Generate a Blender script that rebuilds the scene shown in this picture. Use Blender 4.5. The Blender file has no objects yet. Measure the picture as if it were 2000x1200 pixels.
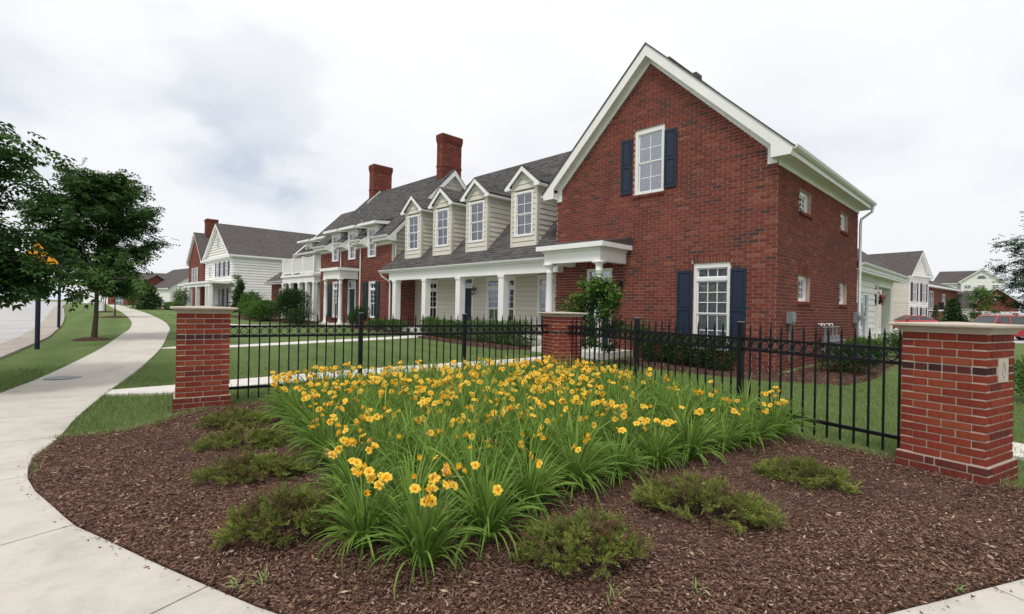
import bpy, math, random
import numpy as np
from mathutils import Matrix, Vector
random.seed(11); RNG = np.random.default_rng(7)
S = bpy.context.scene; COL = S.collection
R = math.radians
# ------------------------------------------------------------------ camera
cd = bpy.data.cameras.new('camera'); cam = bpy.data.objects.new('camera', cd); COL.objects.link(cam)
cd.sensor_width = 36.0; cd.lens = 17.622; cd.clip_start = 0.05; cd.clip_end = 6000
_r = math.atan(.019); _p = .003065
_rt = Vector((1, 0, 0)); _u = Vector((0, -math.sin(_p), math.cos(_p))); _f = Vector((0, math.cos(_p), math.sin(_p)))
_cx = _rt*math.cos(_r) + _u*math.sin(_r); _cy = -_rt*math.sin(_r) + _u*math.cos(_r)
m4 = Matrix((( _cx.x, _cy.x, -_f.x, 0), (_cx.y, _cy.y, -_f.y, 0), (_cx.z, _cy.z, -_f.z, 1.5), (0, 0, 0, 1)))
cam.matrix_world = m4
S.camera = cam
# ------------------------------------------------------------------ exposure, sky, sun
S.view_settings.view_transform = 'Standard'; S.view_settings.look = 'None'
S.view_settings.exposure = 0.08; S.view_settings.gamma = 1.0
S.cycles.use_denoising = True
SUN_EL, SUN_AZ = 58.0, 205.0       # degrees; azimuth clockwise from +Y
w = bpy.data.worlds.new('World'); S.world = w; w.use_nodes = True
nt = w.node_tree; nt.nodes.clear()
def nn(t, typ, **k):
    n = t.nodes.new(typ)
    for a, b in k.items():
        setattr(n, a, b)
    return n
def ln(t, a, b): t.links.new(a, b)
def math_n(t, op, a, b=None, c=None, clamp=False):
    n = nn(t, 'ShaderNodeMath', operation=op, use_clamp=clamp)
    for i, v in enumerate((a, b, c)):
        if v is None: continue
        if isinstance(v, (int, float)): n.inputs[i].default_value = v
        else: ln(t, v, n.inputs[i])
    return n.outputs[0]
def mixc(t, fac, a, b, blend='MIX'):
    n = nn(t, 'ShaderNodeMix', data_type='RGBA', blend_type=blend)
    for s, v in ((n.inputs[0], fac), (n.inputs[6], a), (n.inputs[7], b)):
        if isinstance(v, (int, float)): s.default_value = v
        elif isinstance(v, tuple): s.default_value = (*v[:3], 1)
        else: ln(t, v, s)
    return n.outputs[2]
def smooth_n(t, v, a, b):
    n = nn(t, 'ShaderNodeMapRange', interpolation_type='SMOOTHSTEP')
    ln(t, v, n.inputs[0]); n.inputs[1].default_value = a; n.inputs[2].default_value = b
    return n.outputs[0]
sky = nn(nt, 'ShaderNodeTexSky', sky_type='NISHITA', sun_disc=False)
sky.sun_elevation = R(SUN_EL); sky.sun_rotation = R(SUN_AZ); sky.air_density = 1.0; sky.dust_density = 3.0
tc = nn(nt, 'ShaderNodeTexCoord')
sep = nn(nt, 'ShaderNodeSeparateXYZ'); ln(nt, tc.outputs['Generated'], sep.inputs[0])
zc = math_n(nt, 'MAXIMUM', sep.outputs[2], 0.0)
den = math_n(nt, 'ADD', zc, 0.38)
cx = math_n(nt, 'DIVIDE', sep.outputs[0], den); cy = math_n(nt, 'DIVIDE', sep.outputs[1], den)
cmb = nn(nt, 'ShaderNodeCombineXYZ'); ln(nt, cx, cmb.inputs[0]); ln(nt, cy, cmb.inputs[1])
def noise(t, vec, scale, detail=4, rough=.55, dist=0.0):
    n = nn(t, 'ShaderNodeTexNoise'); n.inputs['Scale'].default_value = scale; n.inputs['Detail'].default_value = detail
    n.inputs['Roughness'].default_value = rough; n.inputs['Distortion'].default_value = dist
    if vec is not None: ln(t, vec, n.inputs['Vector'])
    return n.outputs['Fac']
n1 = noise(nt, cmb.outputs[0], .9, 4, .5, .0); n2 = noise(nt, cmb.outputs[0], 2.3, 5, .52, .15)
n3 = noise(nt, cmb.outputs[0], .45, 3, .5, .2)
cl = math_n(nt, 'ADD', math_n(nt, 'MULTIPLY', n1, .55), math_n(nt, 'MULTIPLY', n2, .45))
darkm = smooth_n(nt, cl, .42, .64)
# the grey cloud high on the left and the blue-grey bank low on the left
def blob(dx, dy, dz, r0, r1):
    v = Vector((dx, dy, dz)).normalized()
    d = nn(nt, 'ShaderNodeVectorMath', operation='DOT_PRODUCT'); ln(nt, tc.outputs['Generated'], d.inputs[0])
    d.inputs[1].default_value = v
    nrm = math_n(nt, 'ADD', d.outputs['Value'], math_n(nt, 'MULTIPLY', math_n(nt, 'SUBTRACT', n2, .5), .045))
    return smooth_n(nt, nrm, math.cos(R(r1)), math.cos(R(r0)))
b1 = blob(-.655, 1, .475, .2, 5.5); b1b = blob(-.57, 1, .425, .2, 6.5); b1c = blob(-.50, 1, .385, .2, 5.5)
b2 = blob(-.80, .979, .14, 3, 20)
low = smooth_n(nt, sep.outputs[2], .50, .04)
lowd = math_n(nt, 'MULTIPLY', low, math_n(nt, 'ADD', math_n(nt, 'MULTIPLY', darkm, .65), .35))
b1s = math_n(nt, 'MAXIMUM', math_n(nt, 'MAXIMUM', b1, b1b), b1c)
amt = math_n(nt, 'ADD', math_n(nt, 'MULTIPLY', lowd, .66), math_n(nt, 'MULTIPLY', b1s, .17))
amt = math_n(nt, 'ADD', amt, math_n(nt, 'MULTIPLY', math_n(nt, 'MULTIPLY', b2, darkm), .42))
amt = math_n(nt, 'ADD', amt, math_n(nt, 'MULTIPLY', darkm, .13), clamp=True)
cloud = mixc(nt, amt, (10.3, 10.25, 10.2), (4.9, 5.7, 7.0))
full = mixc(nt, .93, sky.outputs[0], cloud)
bg = nn(nt, 'ShaderNodeBackground'); bg.inputs['Strength'].default_value = .1; ln(nt, full, bg.inputs[0])
wo = nn(nt, 'ShaderNodeOutputWorld'); ln(nt, bg.outputs[0], wo.inputs[0])
sd = bpy.data.lights.new('sun', 'SUN'); sun = bpy.data.objects.new('sun', sd); COL.objects.link(sun)
sd.energy = 1.7; sd.angle = R(12); sd.color = (1, .96, .9)
_az, _el = R(SUN_AZ), R(SUN_EL)
_d = Vector((math.sin(_az)*math.cos(_el), math.cos(_az)*math.cos(_el), math.sin(_el)))
sun.rotation_euler = _d.to_track_quat('Z', 'Y').to_euler(); sun.location = _d*50
# ------------------------------------------------------------------ materials
MATS = {}
def mat(name, col, rough=.7, var=.12, scale=6.0, bump=0.0, bscale=60., spec=.3, rnd=None, coat=0., metal=0., coord='Object', lf=0.):
    """noise-varied principled; rnd = list of (pos,color) picked by the per-face 'rnd' attribute"""
    m = bpy.data.materials.new(name); m.use_nodes = True; t = m.node_tree
    b = t.nodes['Principled BSDF']; b.inputs['Roughness'].default_value = rough
    b.inputs['Specular IOR Level'].default_value = spec; b.inputs['Metallic'].default_value = metal
    b.inputs['Coat Weight'].default_value = coat
    c = nn(t, 'ShaderNodeTexCoord'); vec = c.outputs[coord]
    if rnd:
        at = nn(t, 'ShaderNodeAttribute', attribute_name='rnd'); cr = nn(t, 'ShaderNodeValToRGB')
        e = cr.color_ramp.elements
        while len(e) < len(rnd): e.new(.5)
        for k, (p, cc) in enumerate(rnd): e[k].position = p; e[k].color = (*cc, 1)
        ln(t, at.outputs['Fac'], cr.inputs[0]); base = cr.outputs[0]
    else: base = (*col, 1)
    f = noise(t, vec, scale, 5, .6)
    g = math_n(t, 'ADD', math_n(t, 'MULTIPLY', math_n(t, 'SUBTRACT', f, .5), var*4), 1.0)
    if lf:
        gp = nn(t, 'ShaderNodeNewGeometry'); mpg = nn(t, 'ShaderNodeMapping'); mpg.inputs['Scale'].default_value = (1, 1, .45); ln(t, gp.outputs['Position'], mpg.inputs[0])
        g = math_n(t, 'MULTIPLY', g, math_n(t, 'ADD', math_n(t, 'MULTIPLY', math_n(t, 'SUBTRACT', noise(t, mpg.outputs[0], 1.3, 5, .65), .5), lf*2), 1.0))
    mul = mixc(t, 1.0, base, (1, 1, 1), 'MULTIPLY')
    cmbn = nn(t, 'ShaderNodeCombineColor'); [ln(t, g, cmbn.inputs[i]) for i in range(3)]
    ln(t, cmbn.outputs[0], mul.node.inputs[7])
    ln(t, mul, b.inputs['Base Color'])
    if bump:
        bn = nn(t, 'ShaderNodeBump'); bn.inputs['Strength'].default_value = bump; bn.inputs['Distance'].default_value = .01
        ln(t, noise(t, vec, bscale, 4, .6), bn.inputs['Height']); ln(t, bn.outputs[0], b.inputs['Normal'])
    MATS[name] = m; return m
WHITE = mat('white_trim', (.83, .83, .82), .55, .05, 1.5, spec=.3, lf=.10)
VINYL = mat('window_white', (.80, .80, .80), .4, .03, 2)
GREYW = mat('white_weathered', (.78, .78, .76), .6, .07, 2.)
BRICKC = [(0, (.080, .044, .042)), (.10, (.115, .050, .042)), (.22, (.140, .044, .034)), (.55, (.180, .050, .036)), (.8, (.210, .063, .043)), (1, (.245, .090, .062))]
BRICK = mat('house_brick', (0, 0, 0), .9, .12, 14, .6, 120, .12, rnd=BRICKC, lf=.45)
BRICKP = mat('pier_brick', (0, 0, 0), .9, .22, 18, .8, 150, .1, lf=.35, rnd=[(0, (.045, .022, .026)), (.12, (.095, .034, .030)), (.25, (.165, .038, .028)), (.6, (.235, .045, .028)), (.85, (.26, .056, .031)), (1, (.28, .080, .040))])
MORTH = mat('house_mortar', (.46, .32, .28), .95, .15, 20)
MORTP = mat('pier_mortar', (.46, .39, .33), .95, .15, 30, .5, 200)
STONE = mat('limestone', (.52, .46, .38), .85, .10, 9, .4, 180)
SIDB = mat('beige_siding', (.55, .50, .405), .6, .05, 2.5, rnd=[(0, (.61, .58, .51)), (1, (.68, .645, .575))], lf=.08)
SIDW = mat('white_siding', (.72, .71, .67), .6, .05, 1.5, rnd=[(0, (.78, .775, .74)), (1, (.84, .83, .80))])
SHUT = mat('navy_paint', (.012, .024, .05), .5, .1, 8, spec=.35)
DSHUT = mat('dark_green_paint', (.012, .03, .034), .5, .1, 8)
DOORG = mat('door_green', (.008, .045, .04), .45, .1, 5)
BLACK = mat('black_paint', (.005, .005, .008), .42, .2, 20, spec=.28)
METAL = mat('grey_metal', (.24, .26, .27), .45, .08, 9, metal=.2)
GUTT = mat('gutter_white', (.80, .81, .81), .4, .04, 2)
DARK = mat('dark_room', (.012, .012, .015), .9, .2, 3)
CURT = mat('curtain_cloth', (.82, .82, .82), .9, .10, 22)
BARK = mat('bark', (.075, .055, .042), .95, .3, 14, .9, 60)
STEMM = mat('green_stem', (.10, .17, .05), .7, .2, 9)
SHING_C = [(0, (.082, .079, .079)), (.5, (.106, .101, .100)), (1, (.134, .127, .124))]
SHING = mat('asphalt_tab', (0, 0, 0), .95, .16, 30, .5, 300, .1, rnd=SHING_C)
def shingle_mat():
    m = bpy.data.materials.new('asphalt_roof'); m.use_nodes = True; t = m.node_tree; b = t.nodes['Principled BSDF']
    b.inputs['Roughness'].default_value = .95; b.inputs['Specular IOR Level'].default_value = .1
    uv = nn(t, 'ShaderNodeUVMap', uv_map='UVMap')
    br = nn(t, 'ShaderNodeTexBrick'); ln(t, uv.outputs[0], br.inputs[0]); br.offset = .5
    for k, v in (('Scale', 1.), ('Mortar Size', .006), ('Mortar Smooth', .3), ('Bias', 0.), ('Brick Width', .3), ('Row Height', .14)): br.inputs[k].default_value = v
    br.inputs['Color1'].default_value = (.075, .067, .066, 1); br.inputs['Color2'].default_value = (.145, .128, .122, 1); br.inputs['Mortar'].default_value = (.055, .05, .05, 1)
    c = mixc(t, .5, br.outputs[0], (.10, .09, .088))
    f = noise(t, uv.outputs[0], .5, 3); f2 = noise(t, uv.outputs[0], 9, 4, .7)
    g = math_n(t, 'ADD', math_n(t, 'MULTIPLY', f, .35), math_n(t, 'MULTIPLY', f2, .6)); g = math_n(t, 'ADD', g, .52)
    cc = nn(t, 'ShaderNodeCombineColor'); [ln(t, g, cc.inputs[i]) for i in range(3)]
    ln(t, mixc(t, 1., c, cc.outputs[0], 'MULTIPLY'), b.inputs['Base Color'])
    bn = nn(t, 'ShaderNodeBump'); bn.inputs['Strength'].default_value = .5; bn.inputs['Distance'].default_value = .02
    ln(t, br.outputs['Fac'], bn.inputs['Height']); bn.invert = True; ln(t, bn.outputs[0], b.inputs['Normal'])
    return m
ROOF = shingle_mat()
def far_brick_mat():
    m = bpy.data.materials.new('far_brick'); m.use_nodes = True; t = m.node_tree; b = t.nodes['Principled BSDF']
    b.inputs['Roughness'].default_value = .9; b.inputs['Specular IOR Level'].default_value = .1
    uv = nn(t, 'ShaderNodeUVMap', uv_map='UVMap'); br = nn(t, 'ShaderNodeTexBrick'); ln(t, uv.outputs[0], br.inputs[0])
    for k, v in (('Scale', 1.), ('Mortar Size', .008), ('Brick Width', .266), ('Row Height', .0875)): br.inputs[k].default_value = v
    br.inputs['Color1'].default_value = (.13, .036, .028, 1); br.inputs['Color2'].default_value = (.22, .056, .036, 1); br.inputs['Mortar'].default_value = (.22, .13, .11, 1)
    ln(t, br.outputs[0], b.inputs['Base Color']); return m
FARBR = far_brick_mat()
def glass_mat():
    m = bpy.data.materials.new('window_glass'); m.use_nodes = True; t = m.node_tree; t.nodes.clear()
    o = nn(t, 'ShaderNodeOutputMaterial'); mx = nn(t, 'ShaderNodeMixShader'); tr = nn(t, 'ShaderNodeBsdfTransparent'); gl = nn(t, 'ShaderNodeBsdfGlossy')
    tr.inputs[0].default_value = (.90, .91, .93, 1); gl.inputs['Roughness'].default_value = .03; gl.inputs[0].default_value = (.9, .93, 1, 1)
    fr = nn(t, 'ShaderNodeFresnel'); fr.inputs[0].default_value = 1.5
    ln(t, math_n(t, 'ADD', fr.outputs[0], .17, clamp=True), mx.inputs[0]); ln(t, tr.outputs[0], mx.inputs[1]); ln(t, gl.outputs[0], mx.inputs[2]); ln(t, mx.outputs[0], o.inputs[0])
    return m
GLASS = glass_mat()
def leafmat(name, ramp, rough=.6, trans=.25, spec=.12):
    m = mat(name, (0, 0, 0), rough, .12, 3., spec=spec, rnd=ramp); t = m.node_tree; b = t.nodes['Principled BSDF']
    src = b.inputs['Base Color'].links[0].from_socket
    tl = nn(t, 'ShaderNodeBsdfTranslucent'); ln(t, src, tl.inputs[0]); mx = nn(t, 'ShaderNodeMixShader'); mx.inputs[0].default_value = trans
    ln(t, b.outputs[0], mx.inputs[1]); ln(t, tl.outputs[0], mx.inputs[2]); ln(t, mx.outputs[0], t.nodes['Material Output'].inputs[0]); return m
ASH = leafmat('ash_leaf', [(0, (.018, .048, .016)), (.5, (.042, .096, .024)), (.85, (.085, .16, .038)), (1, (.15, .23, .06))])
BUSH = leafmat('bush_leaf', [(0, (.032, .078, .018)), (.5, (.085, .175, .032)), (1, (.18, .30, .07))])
DBUSH = leafmat('dark_leaf', [(0, (.013, .038, .013)), (.5, (.034, .080, .022)), (1, (.075, .15, .04))])
LIME = leafmat('light_leaf', [(0, (.035, .085, .018)), (.5, (.075, .16, .03)), (1, (.16, .26, .06))])
CONIF = leafmat('conifer_needles', [(0, (.02, .045, .02)), (.5, (.05, .095, .035)), (1, (.12, .19, .07))], .7, .1)
JUNI = leafmat('juniper_needles', [(0, (.26, .19, .11)), (.2, (.21, .19, .075)), (.42, (.18, .23, .055)), (.75, (.31, .37, .08)), (1, (.46, .50, .16))], .7, .25)
DEADJ = leafmat('dead_needles', [(0, (.17, .11, .065)), (.75, (.26, .16, .09)), (1, (.34, .10, .05))], .8, .15)
LILY = leafmat('daylily_leaf', [(0, (.055, .12, .024)), (.4, (.145, .255, .046)), (.8, (.25, .39, .080)), (1, (.40, .48, .13))], .55, .36, .14)
PETAL = leafmat('petal_yellow', [(0, (.90, .38, .012)), (.25, (.97, .58, .035)), (1, (.98, .74, .12))], .6, .35)
WILT = leafmat('petal_withered', [(0, (.62, .22, .10)), (.5, (.72, .34, .09)), (1, (.70, .55, .42))], .7, .3)
GRASSB = leafmat('grass_blade', [(0, (.10, .155, .048)), (.5, (.205, .29, .095)), (.9, (.31, .38, .145)), (1, (.44, .42, .24))], .6, .25)
def lawn_mat():
    m = bpy.data.materials.new('lawn_grass'); m.use_nodes = True; t = m.node_tree; b = t.nodes['Principled BSDF']
    b.inputs['Roughness'].default_value = .9; b.inputs['Specular IOR Level'].default_value = .1
    g = nn(t, 'ShaderNodeNewGeometry')
    a = noise(t, g.outputs['Position'], .35, 4, .6); c = noise(t, g.outputs['Position'], 3.5, 5, .7); d = noise(t, g.outputs['Position'], 45, 4, .75)
    sp = nn(t, 'ShaderNodeSeparateXYZ'); ln(t, g.outputs['Position'], sp.inputs[0])
    # faint mowing stripes along the walk
    st = math_n(t, 'SINE', math_n(t, 'MULTIPLY', math_n(t, 'ADD', math_n(t, 'MULTIPLY', sp.outputs[0], 4.6), math_n(t, 'MULTIPLY', sp.outputs[1], 3.6)), 1.))
    k = math_n(t, 'ADD', math_n(t, 'ADD', math_n(t, 'MULTIPLY', a, .5), math_n(t, 'MULTIPLY', c, .35)), math_n(t, 'MULTIPLY', d, .55))
    k = math_n(t, 'ADD', k, math_n(t, 'MULTIPLY', st, .04)); k = math_n(t, 'SUBTRACT', k, .18)
    cr = nn(t, 'ShaderNodeValToRGB'); e = cr.color_ramp.elements; e.new(.5)
    for q, (p, cc) in enumerate(((.24, (.062, .100, .033, 1)), (.50, (.128, .190, .062, 1)), (.80, (.230, .27, .11, 1)))): e[q].position = p; e[q].color = cc
    ln(t, k, cr.inputs[0]); ln(t, cr.outputs[0], b.inputs['Base Color'])
    bn = nn(t, 'ShaderNodeBump'); bn.inputs['Strength'].default_value = .9; bn.inputs['Distance'].default_value = .05; ln(t, d, bn.inputs['Height']); ln(t, bn.outputs[0], b.inputs['Normal'])
    return m
LAWN = lawn_mat()
def conc_mat(name, c0, c1, c2):
    m = bpy.data.materials.new(name); m.use_nodes = True; t = m.node_tree; b = t.nodes['Principled BSDF']
    b.inputs['Roughness'].default_value = .85; b.inputs['Specular IOR Level'].default_value = .2
    g = nn(t, 'ShaderNodeNewGeometry')
    a = noise(t, g.outputs['Position'], .7, 5, .65); c = noise(t, g.outputs['Position'], 4, 6, .7, .4); d = noise(t, g.outputs['Position'], 160, 3, .7)
    k = math_n(t, 'ADD', math_n(t, 'ADD', math_n(t, 'MULTIPLY', a, .5), math_n(t, 'MULTIPLY', c, .35)), math_n(t, 'MULTIPLY', d, .25))
    cr = nn(t, 'ShaderNodeValToRGB'); e = cr.color_ramp.elements; e.new(.5)
    for q, (p, cc) in enumerate(((.40, tuple(c*.86 for c in c0)), (.56, c1), (.72, c2))): e[q].position = p; e[q].color = (*cc, 1)
    ln(t, k, cr.inputs[0]); ln(t, cr.outputs[0], b.inputs['Base Color'])
    bn = nn(t, 'ShaderNodeBump'); bn.inputs['Strength'].default_value = .35; bn.inputs['Distance'].default_value = .004; ln(t, d, bn.inputs['Height']); ln(t, bn.outputs[0], b.inputs['Normal'])
    return m
CONC = conc_mat('concrete', (.45, .42, .375), (.54, .505, .45), (.60, .565, .51))
CONCN = conc_mat('pale_concrete', (.60, .57, .53), (.68, .65, .61), (.73, .70, .66))
ROAD = conc_mat('road_surface', (.40, .39, .395), (.46, .45, .455), (.50, .49, .49))
GUTC = conc_mat('gutter_concrete', (.31, .275, .24), (.39, .35, .31), (.45, .41, .37))
def mulch_mat():
    m = bpy.data.materials.new('mulch_soil'); m.use_nodes = True; t = m.node_tree; b = t.nodes['Principled BSDF']
    b.inputs['Roughness'].default_value = .95; b.inputs['Specular IOR Level'].default_value = .05
    g = nn(t, 'ShaderNodeNewGeometry'); wv = nn(t, 'ShaderNodeVectorMath', operation='ADD'); ln(t, g.outputs['Position'], wv.inputs[0])
    nz = nn(t, 'ShaderNodeTexNoise'); nz.inputs['Scale'].default_value = 9; ln(t, g.outputs['Position'], nz.inputs['Vector'])
    sc_ = nn(t, 'ShaderNodeVectorMath', operation='SCALE'); ln(t, nz.outputs['Color'], sc_.inputs[0]); sc_.inputs['Scale'].default_value = .05; ln(t, sc_.outputs[0], wv.inputs[1])
    mp = nn(t, 'ShaderNodeMapping'); mp.inputs['Scale'].default_value = (60, 110, 60); ln(t, wv.outputs[0], mp.inputs[0])
    vo = nn(t, 'ShaderNodeTexVoronoi'); ln(t, mp.outputs[0], vo.inputs['Vector']); vo.inputs['Scale'].default_value = 1
    sp = nn(t, 'ShaderNodeSeparateColor'); ln(t, vo.outputs['Color'], sp.inputs[0])
    big = noise(t, g.outputs['Position'], 1.6, 4, .6)
    k = math_n(t, 'ADD', math_n(t, 'MULTIPLY', sp.outputs[0], .8), math_n(t, 'MULTIPLY', math_n(t, 'SUBTRACT', big, .4), .7))
    cr = nn(t, 'ShaderNodeValToRGB'); e = cr.color_ramp.elements; e.new(.4); e.new(.8)
    for q, (p, cc) in enumerate(((0, (.022, .012, .010)), (.45, (.080, .045, .035)), (.85, (.165, .098, .076)), (1, (.30, .20, .15)))): e[q].position = p; e[q].color = (*cc, 1)
    ln(t, k, cr.inputs[0]); ln(t, cr.outputs[0], b.inputs['Base Color'])
    bn = nn(t, 'ShaderNodeBump'); bn.inputs['Strength'].default_value = 1.; bn.inputs['Distance'].default_value = .012; ln(t, vo.outputs['Distance'], bn.inputs['Height']); ln(t, bn.outputs[0], b.inputs['Normal'])
    return m
MULCH = mulch_mat()
CHIP = mat('mulch_chip', (0, 0, 0), .9, .15, 30, spec=.06, rnd=[(0, (.032, .016, .012)), (.3, (.100, .053, .038)), (.65, (.200, .116, .082)), (.9, (.31, .20, .145)), (1, (.50, .37, .27))])
# ------------------------------------------------------------------ object helpers
def props(o, label=None, cat=None, group=None, kind=None):
    for k, v in (('label', label), ('category', cat), ('group', group), ('kind', kind)):
        if v: o[k] = v
    return o
def root(name, label=None, cat=None, loc=(0, 0, 0), rz=0., group=None, kind=None, parent=None):
    o = bpy.data.objects.new(name, None); COL.objects.link(o); o.location = loc; o.rotation_euler = (0, 0, rz)
    o.empty_display_size = .2
    if parent: o.parent = parent
    return props(o, label, cat, group, kind)
def link(name, me, parent=None, loc=None, **k):
    o = bpy.data.objects.new(name, me); COL.objects.link(o)
    if parent: o.parent = parent
    if loc is not None: o.location = loc
    return props(o, **k)
def auto_uv(me):
    n = len(me.polygons)
    if not n: return
    nl = len(me.loops); co = np.empty(len(me.vertices)*3, np.float32); me.vertices.foreach_get('co', co); co = co.reshape(-1, 3)
    nm = np.empty(n*3, np.float32); me.polygons.foreach_get('normal', nm); nm = nm.reshape(-1, 3)
    tot = np.empty(n, np.int32); me.polygons.foreach_get('loop_total', tot); vi = np.empty(nl, np.int32); me.loops.foreach_get('vertex_index', vi)
    ua = np.stack([-nm[:, 1], nm[:, 0], np.zeros(n)], 1); L = np.linalg.norm(ua, axis=1); flat = L < 1e-3
    ua[flat] = (1, 0, 0); L[flat] = 1; ua /= L[:, None]; va = np.cross(nm, ua); va[flat] = (0, 1, 0)
    pi = np.repeat(np.arange(n), tot); c = co[vi]
    uv = np.stack([(c*ua[pi]).sum(1), (c*va[pi]).sum(1)], 1).astype(np.float32)
    l = me.uv_layers.new(name='UVMap'); l.data.foreach_set('uv', uv.ravel())
class MB:
    def __init__(s): s.v = []; s.f = []; s.m = []; s.r = []; s.mi = 0; s.rv = .5
    def face(s, pts, r=None):
        i = len(s.v); s.v += [tuple(p) for p in pts]; s.f.append(tuple(range(i, i+len(pts)))); s.m.append(s.mi); s.r.append(s.rv if r is None else r); return s
    def hexa(s, p, r=None, skip=()):          # p: 8 corners, 4 bottom ccw, 4 top ccw
        i = len(s.v); s.v += [tuple(q) for q in p]
        for k, fc in enumerate(((0, 3, 2, 1), (4, 5, 6, 7), (0, 1, 5, 4), (1, 2, 6, 5), (2, 3, 7, 6), (3, 0, 4, 7))):
            if k in skip: continue
            s.f.append(tuple(i+q for q in fc)); s.m.append(s.mi); s.r.append(s.rv if r is None else r)
        return s
    def box(s, x0, x1, y0, y1, z0, z1, r=None):
        s.hexa([(x0, y0, z0), (x1, y0, z0), (x1, y1, z0), (x0, y1, z0), (x0, y0, z1), (x1, y0, z1), (x1, y1, z1), (x0, y1, z1)], r); return s
    def mbox(s, M, s0, s1, z0, z1, d0, d1, r=None):   # box in wall coordinates, d outward
        s.hexa([M(s0, z0, d1), M(s1, z0, d1), M(s1, z0, d0), M(s0, z0, d0), M(s0, z1, d1), M(s1, z1, d1), M(s1, z1, d0), M(s0, z1, d0)], r); return s
    def prism(s, M, poly, d0, d1, r=None):    # poly ccw in (s,z) seen from outside
        n = len(poly); A = [M(a, b, d1) for a, b in poly]; B = [M(a, b, d0) for a, b in poly]
        s.face(A, r); s.face(B[::-1], r)
        for i in range(n):
            j = (i+1) % n; s.face([A[i], B[i], B[j], A[j]], r)
        return s
    def tube(s, pts, rad, n=6, cap=True, r=None):
        pts = [Vector(p) for p in pts]; m = len(pts)
        if isinstance(rad, (int, float)): rad = [rad]*m
        i0 = len(s.v); ref = None
        for k, p in enumerate(pts):
            d = (pts[min(k+1, m-1)] - pts[max(k-1, 0)]).normalized()
            if ref is None: ref = Vector((1, 0, 0)) if abs(d.x) < .9 else Vector((0, 1, 0))
            a = (ref - d*ref.dot(d)).normalized(); b = d.cross(a); ref = a
            for q in range(n):
                t = 2*math.pi*q/n; s.v.append(tuple(p + (a*math.cos(t) + b*math.sin(t))*rad[k]))
        for k in range(m-1):
            for q in range(n):
                a0 = i0+k*n+q; a1 = i0+k*n+(q+1) % n
                s.f.append((a0, a1, a1+n, a0+n)); s.m.append(s.mi); s.r.append(s.rv if r is None else r)
        if cap:
            s.f.append(tuple(i0+q for q in range(n))[::-1]); s.f.append(tuple(i0+(m-1)*n+q for q in range(n)))
            s.m += [s.mi]*2; s.r += [s.rv if r is None else r]*2
        return s
    def lathe(s, c, prof, n=16, r=None):      # prof [(radius,z)]
        i0 = len(s.v)
        for rr, z in prof:
            for q in range(n):
                t = 2*math.pi*q/n; s.v.append((c[0]+rr*math.cos(t), c[1]+rr*math.sin(t), c[2]+z))
        for k in range(len(prof)-1):
            for q in range(n):
                a0 = i0+k*n+q; a1 = i0+k*n+(q+1) % n
                s.f.append((a0, a1, a1+n, a0+n)); s.m.append(s.mi); s.r.append(s.rv if r is None else r)
        s.f.append(tuple(i0+q for q in range(n))[::-1]); s.f.append(tuple(i0+(len(prof)-1)*n+q for q in range(n)))
        s.m += [s.mi]*2; s.r += [s.rv if r is None else r]*2
        return s
    def mesh(s, name, mats, smooth=False):
        me = bpy.data.meshes.new(name); me.from_pydata(s.v, [], s.f)
        for m in (mats if isinstance(mats, (list, tuple)) else [mats]): me.materials.append(m)
        me.polygons.foreach_set('material_index', s.m)
        a = me.attributes.new('rnd', 'FLOAT', 'FACE'); a.data.foreach_set('value', s.r)
        if smooth: me.polygons.foreach_set('use_smooth', [True]*len(s.f))
        auto_uv(me); me.update(); return me
    def build(s, name, mats, parent=None, smooth=False, loc=None, **k):
        if not s.f: return None
        return link(name, s.mesh(name, mats, smooth), parent, loc, **k)
def arr_mesh(name, V, F, rnd, mats, smooth=False, midx=None):
    me = bpy.data.meshes.new(name); nv, nf, k = len(V), len(F), F.shape[1]
    me.vertices.add(nv); me.vertices.foreach_set('co', V.astype(np.float32).ravel())
    me.loops.add(nf*k); me.loops.foreach_set('vertex_index', F.astype(np.int32).ravel())
    me.polygons.add(nf); me.polygons.foreach_set('loop_start', np.arange(0, nf*k, k, dtype=np.int32))
    for m in (mats if isinstance(mats, (list, tuple)) else [mats]): me.materials.append(m)
    if midx is not None: me.polygons.foreach_set('material_index', midx.astype(np.int32))
    a = me.attributes.new('rnd', 'FLOAT', 'FACE'); a.data.foreach_set('value', rnd.astype(np.float32))
    if smooth: me.polygons.foreach_set('use_smooth', np.ones(nf, bool))
    me.update(calc_edges=True); return me
def rotm(yaw, pitch, roll):
    """x axis of the template points along yaw/pitch; roll about it"""
    cy, sy, cp, sp, cr, sr = np.cos(yaw), np.sin(yaw), np.cos(pitch), np.sin(pitch), np.cos(roll), np.sin(roll)
    X = np.stack([cy*cp, sy*cp, sp], 1); Y0 = np.stack([-sy, cy, 0*cy], 1); Z0 = np.cross(X, Y0)
    Y = Y0*cr[:, None] + Z0*sr[:, None]; Z = np.cross(X, Y)
    return np.stack([X, Y, Z], 2)      # columns
def scatter(tv, tf, pos, rot, sc, rnd):
    tv = np.asarray(tv, float); tf = np.asarray(tf); n = len(pos); k = len(tv)
    sc = np.asarray(sc); sc = sc[:, None, None] if sc.ndim == 1 else sc[:, None, :]
    V = np.einsum('nij,nkj->nki', rot, tv[None]*sc) + pos[:, None, :]
    F = tf[None] + (np.arange(n)*k)[:, None, None]
    return V.reshape(-1, 3), F.reshape(-1, tf.shape[1]), np.repeat(rnd, len(tf))
LEAF = (np.array([(0, 0, 0), (.35, .2, .04), (1, 0, -.06), (.35, -.2, .04)]), np.array([(0, 1, 2, 3)]))
LEAFW = (np.array([(0, 0, 0), (.4, .34, .05), (1, 0, -.08), (.4, -.34, .05)]), np.array([(0, 1, 2, 3)]))
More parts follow.
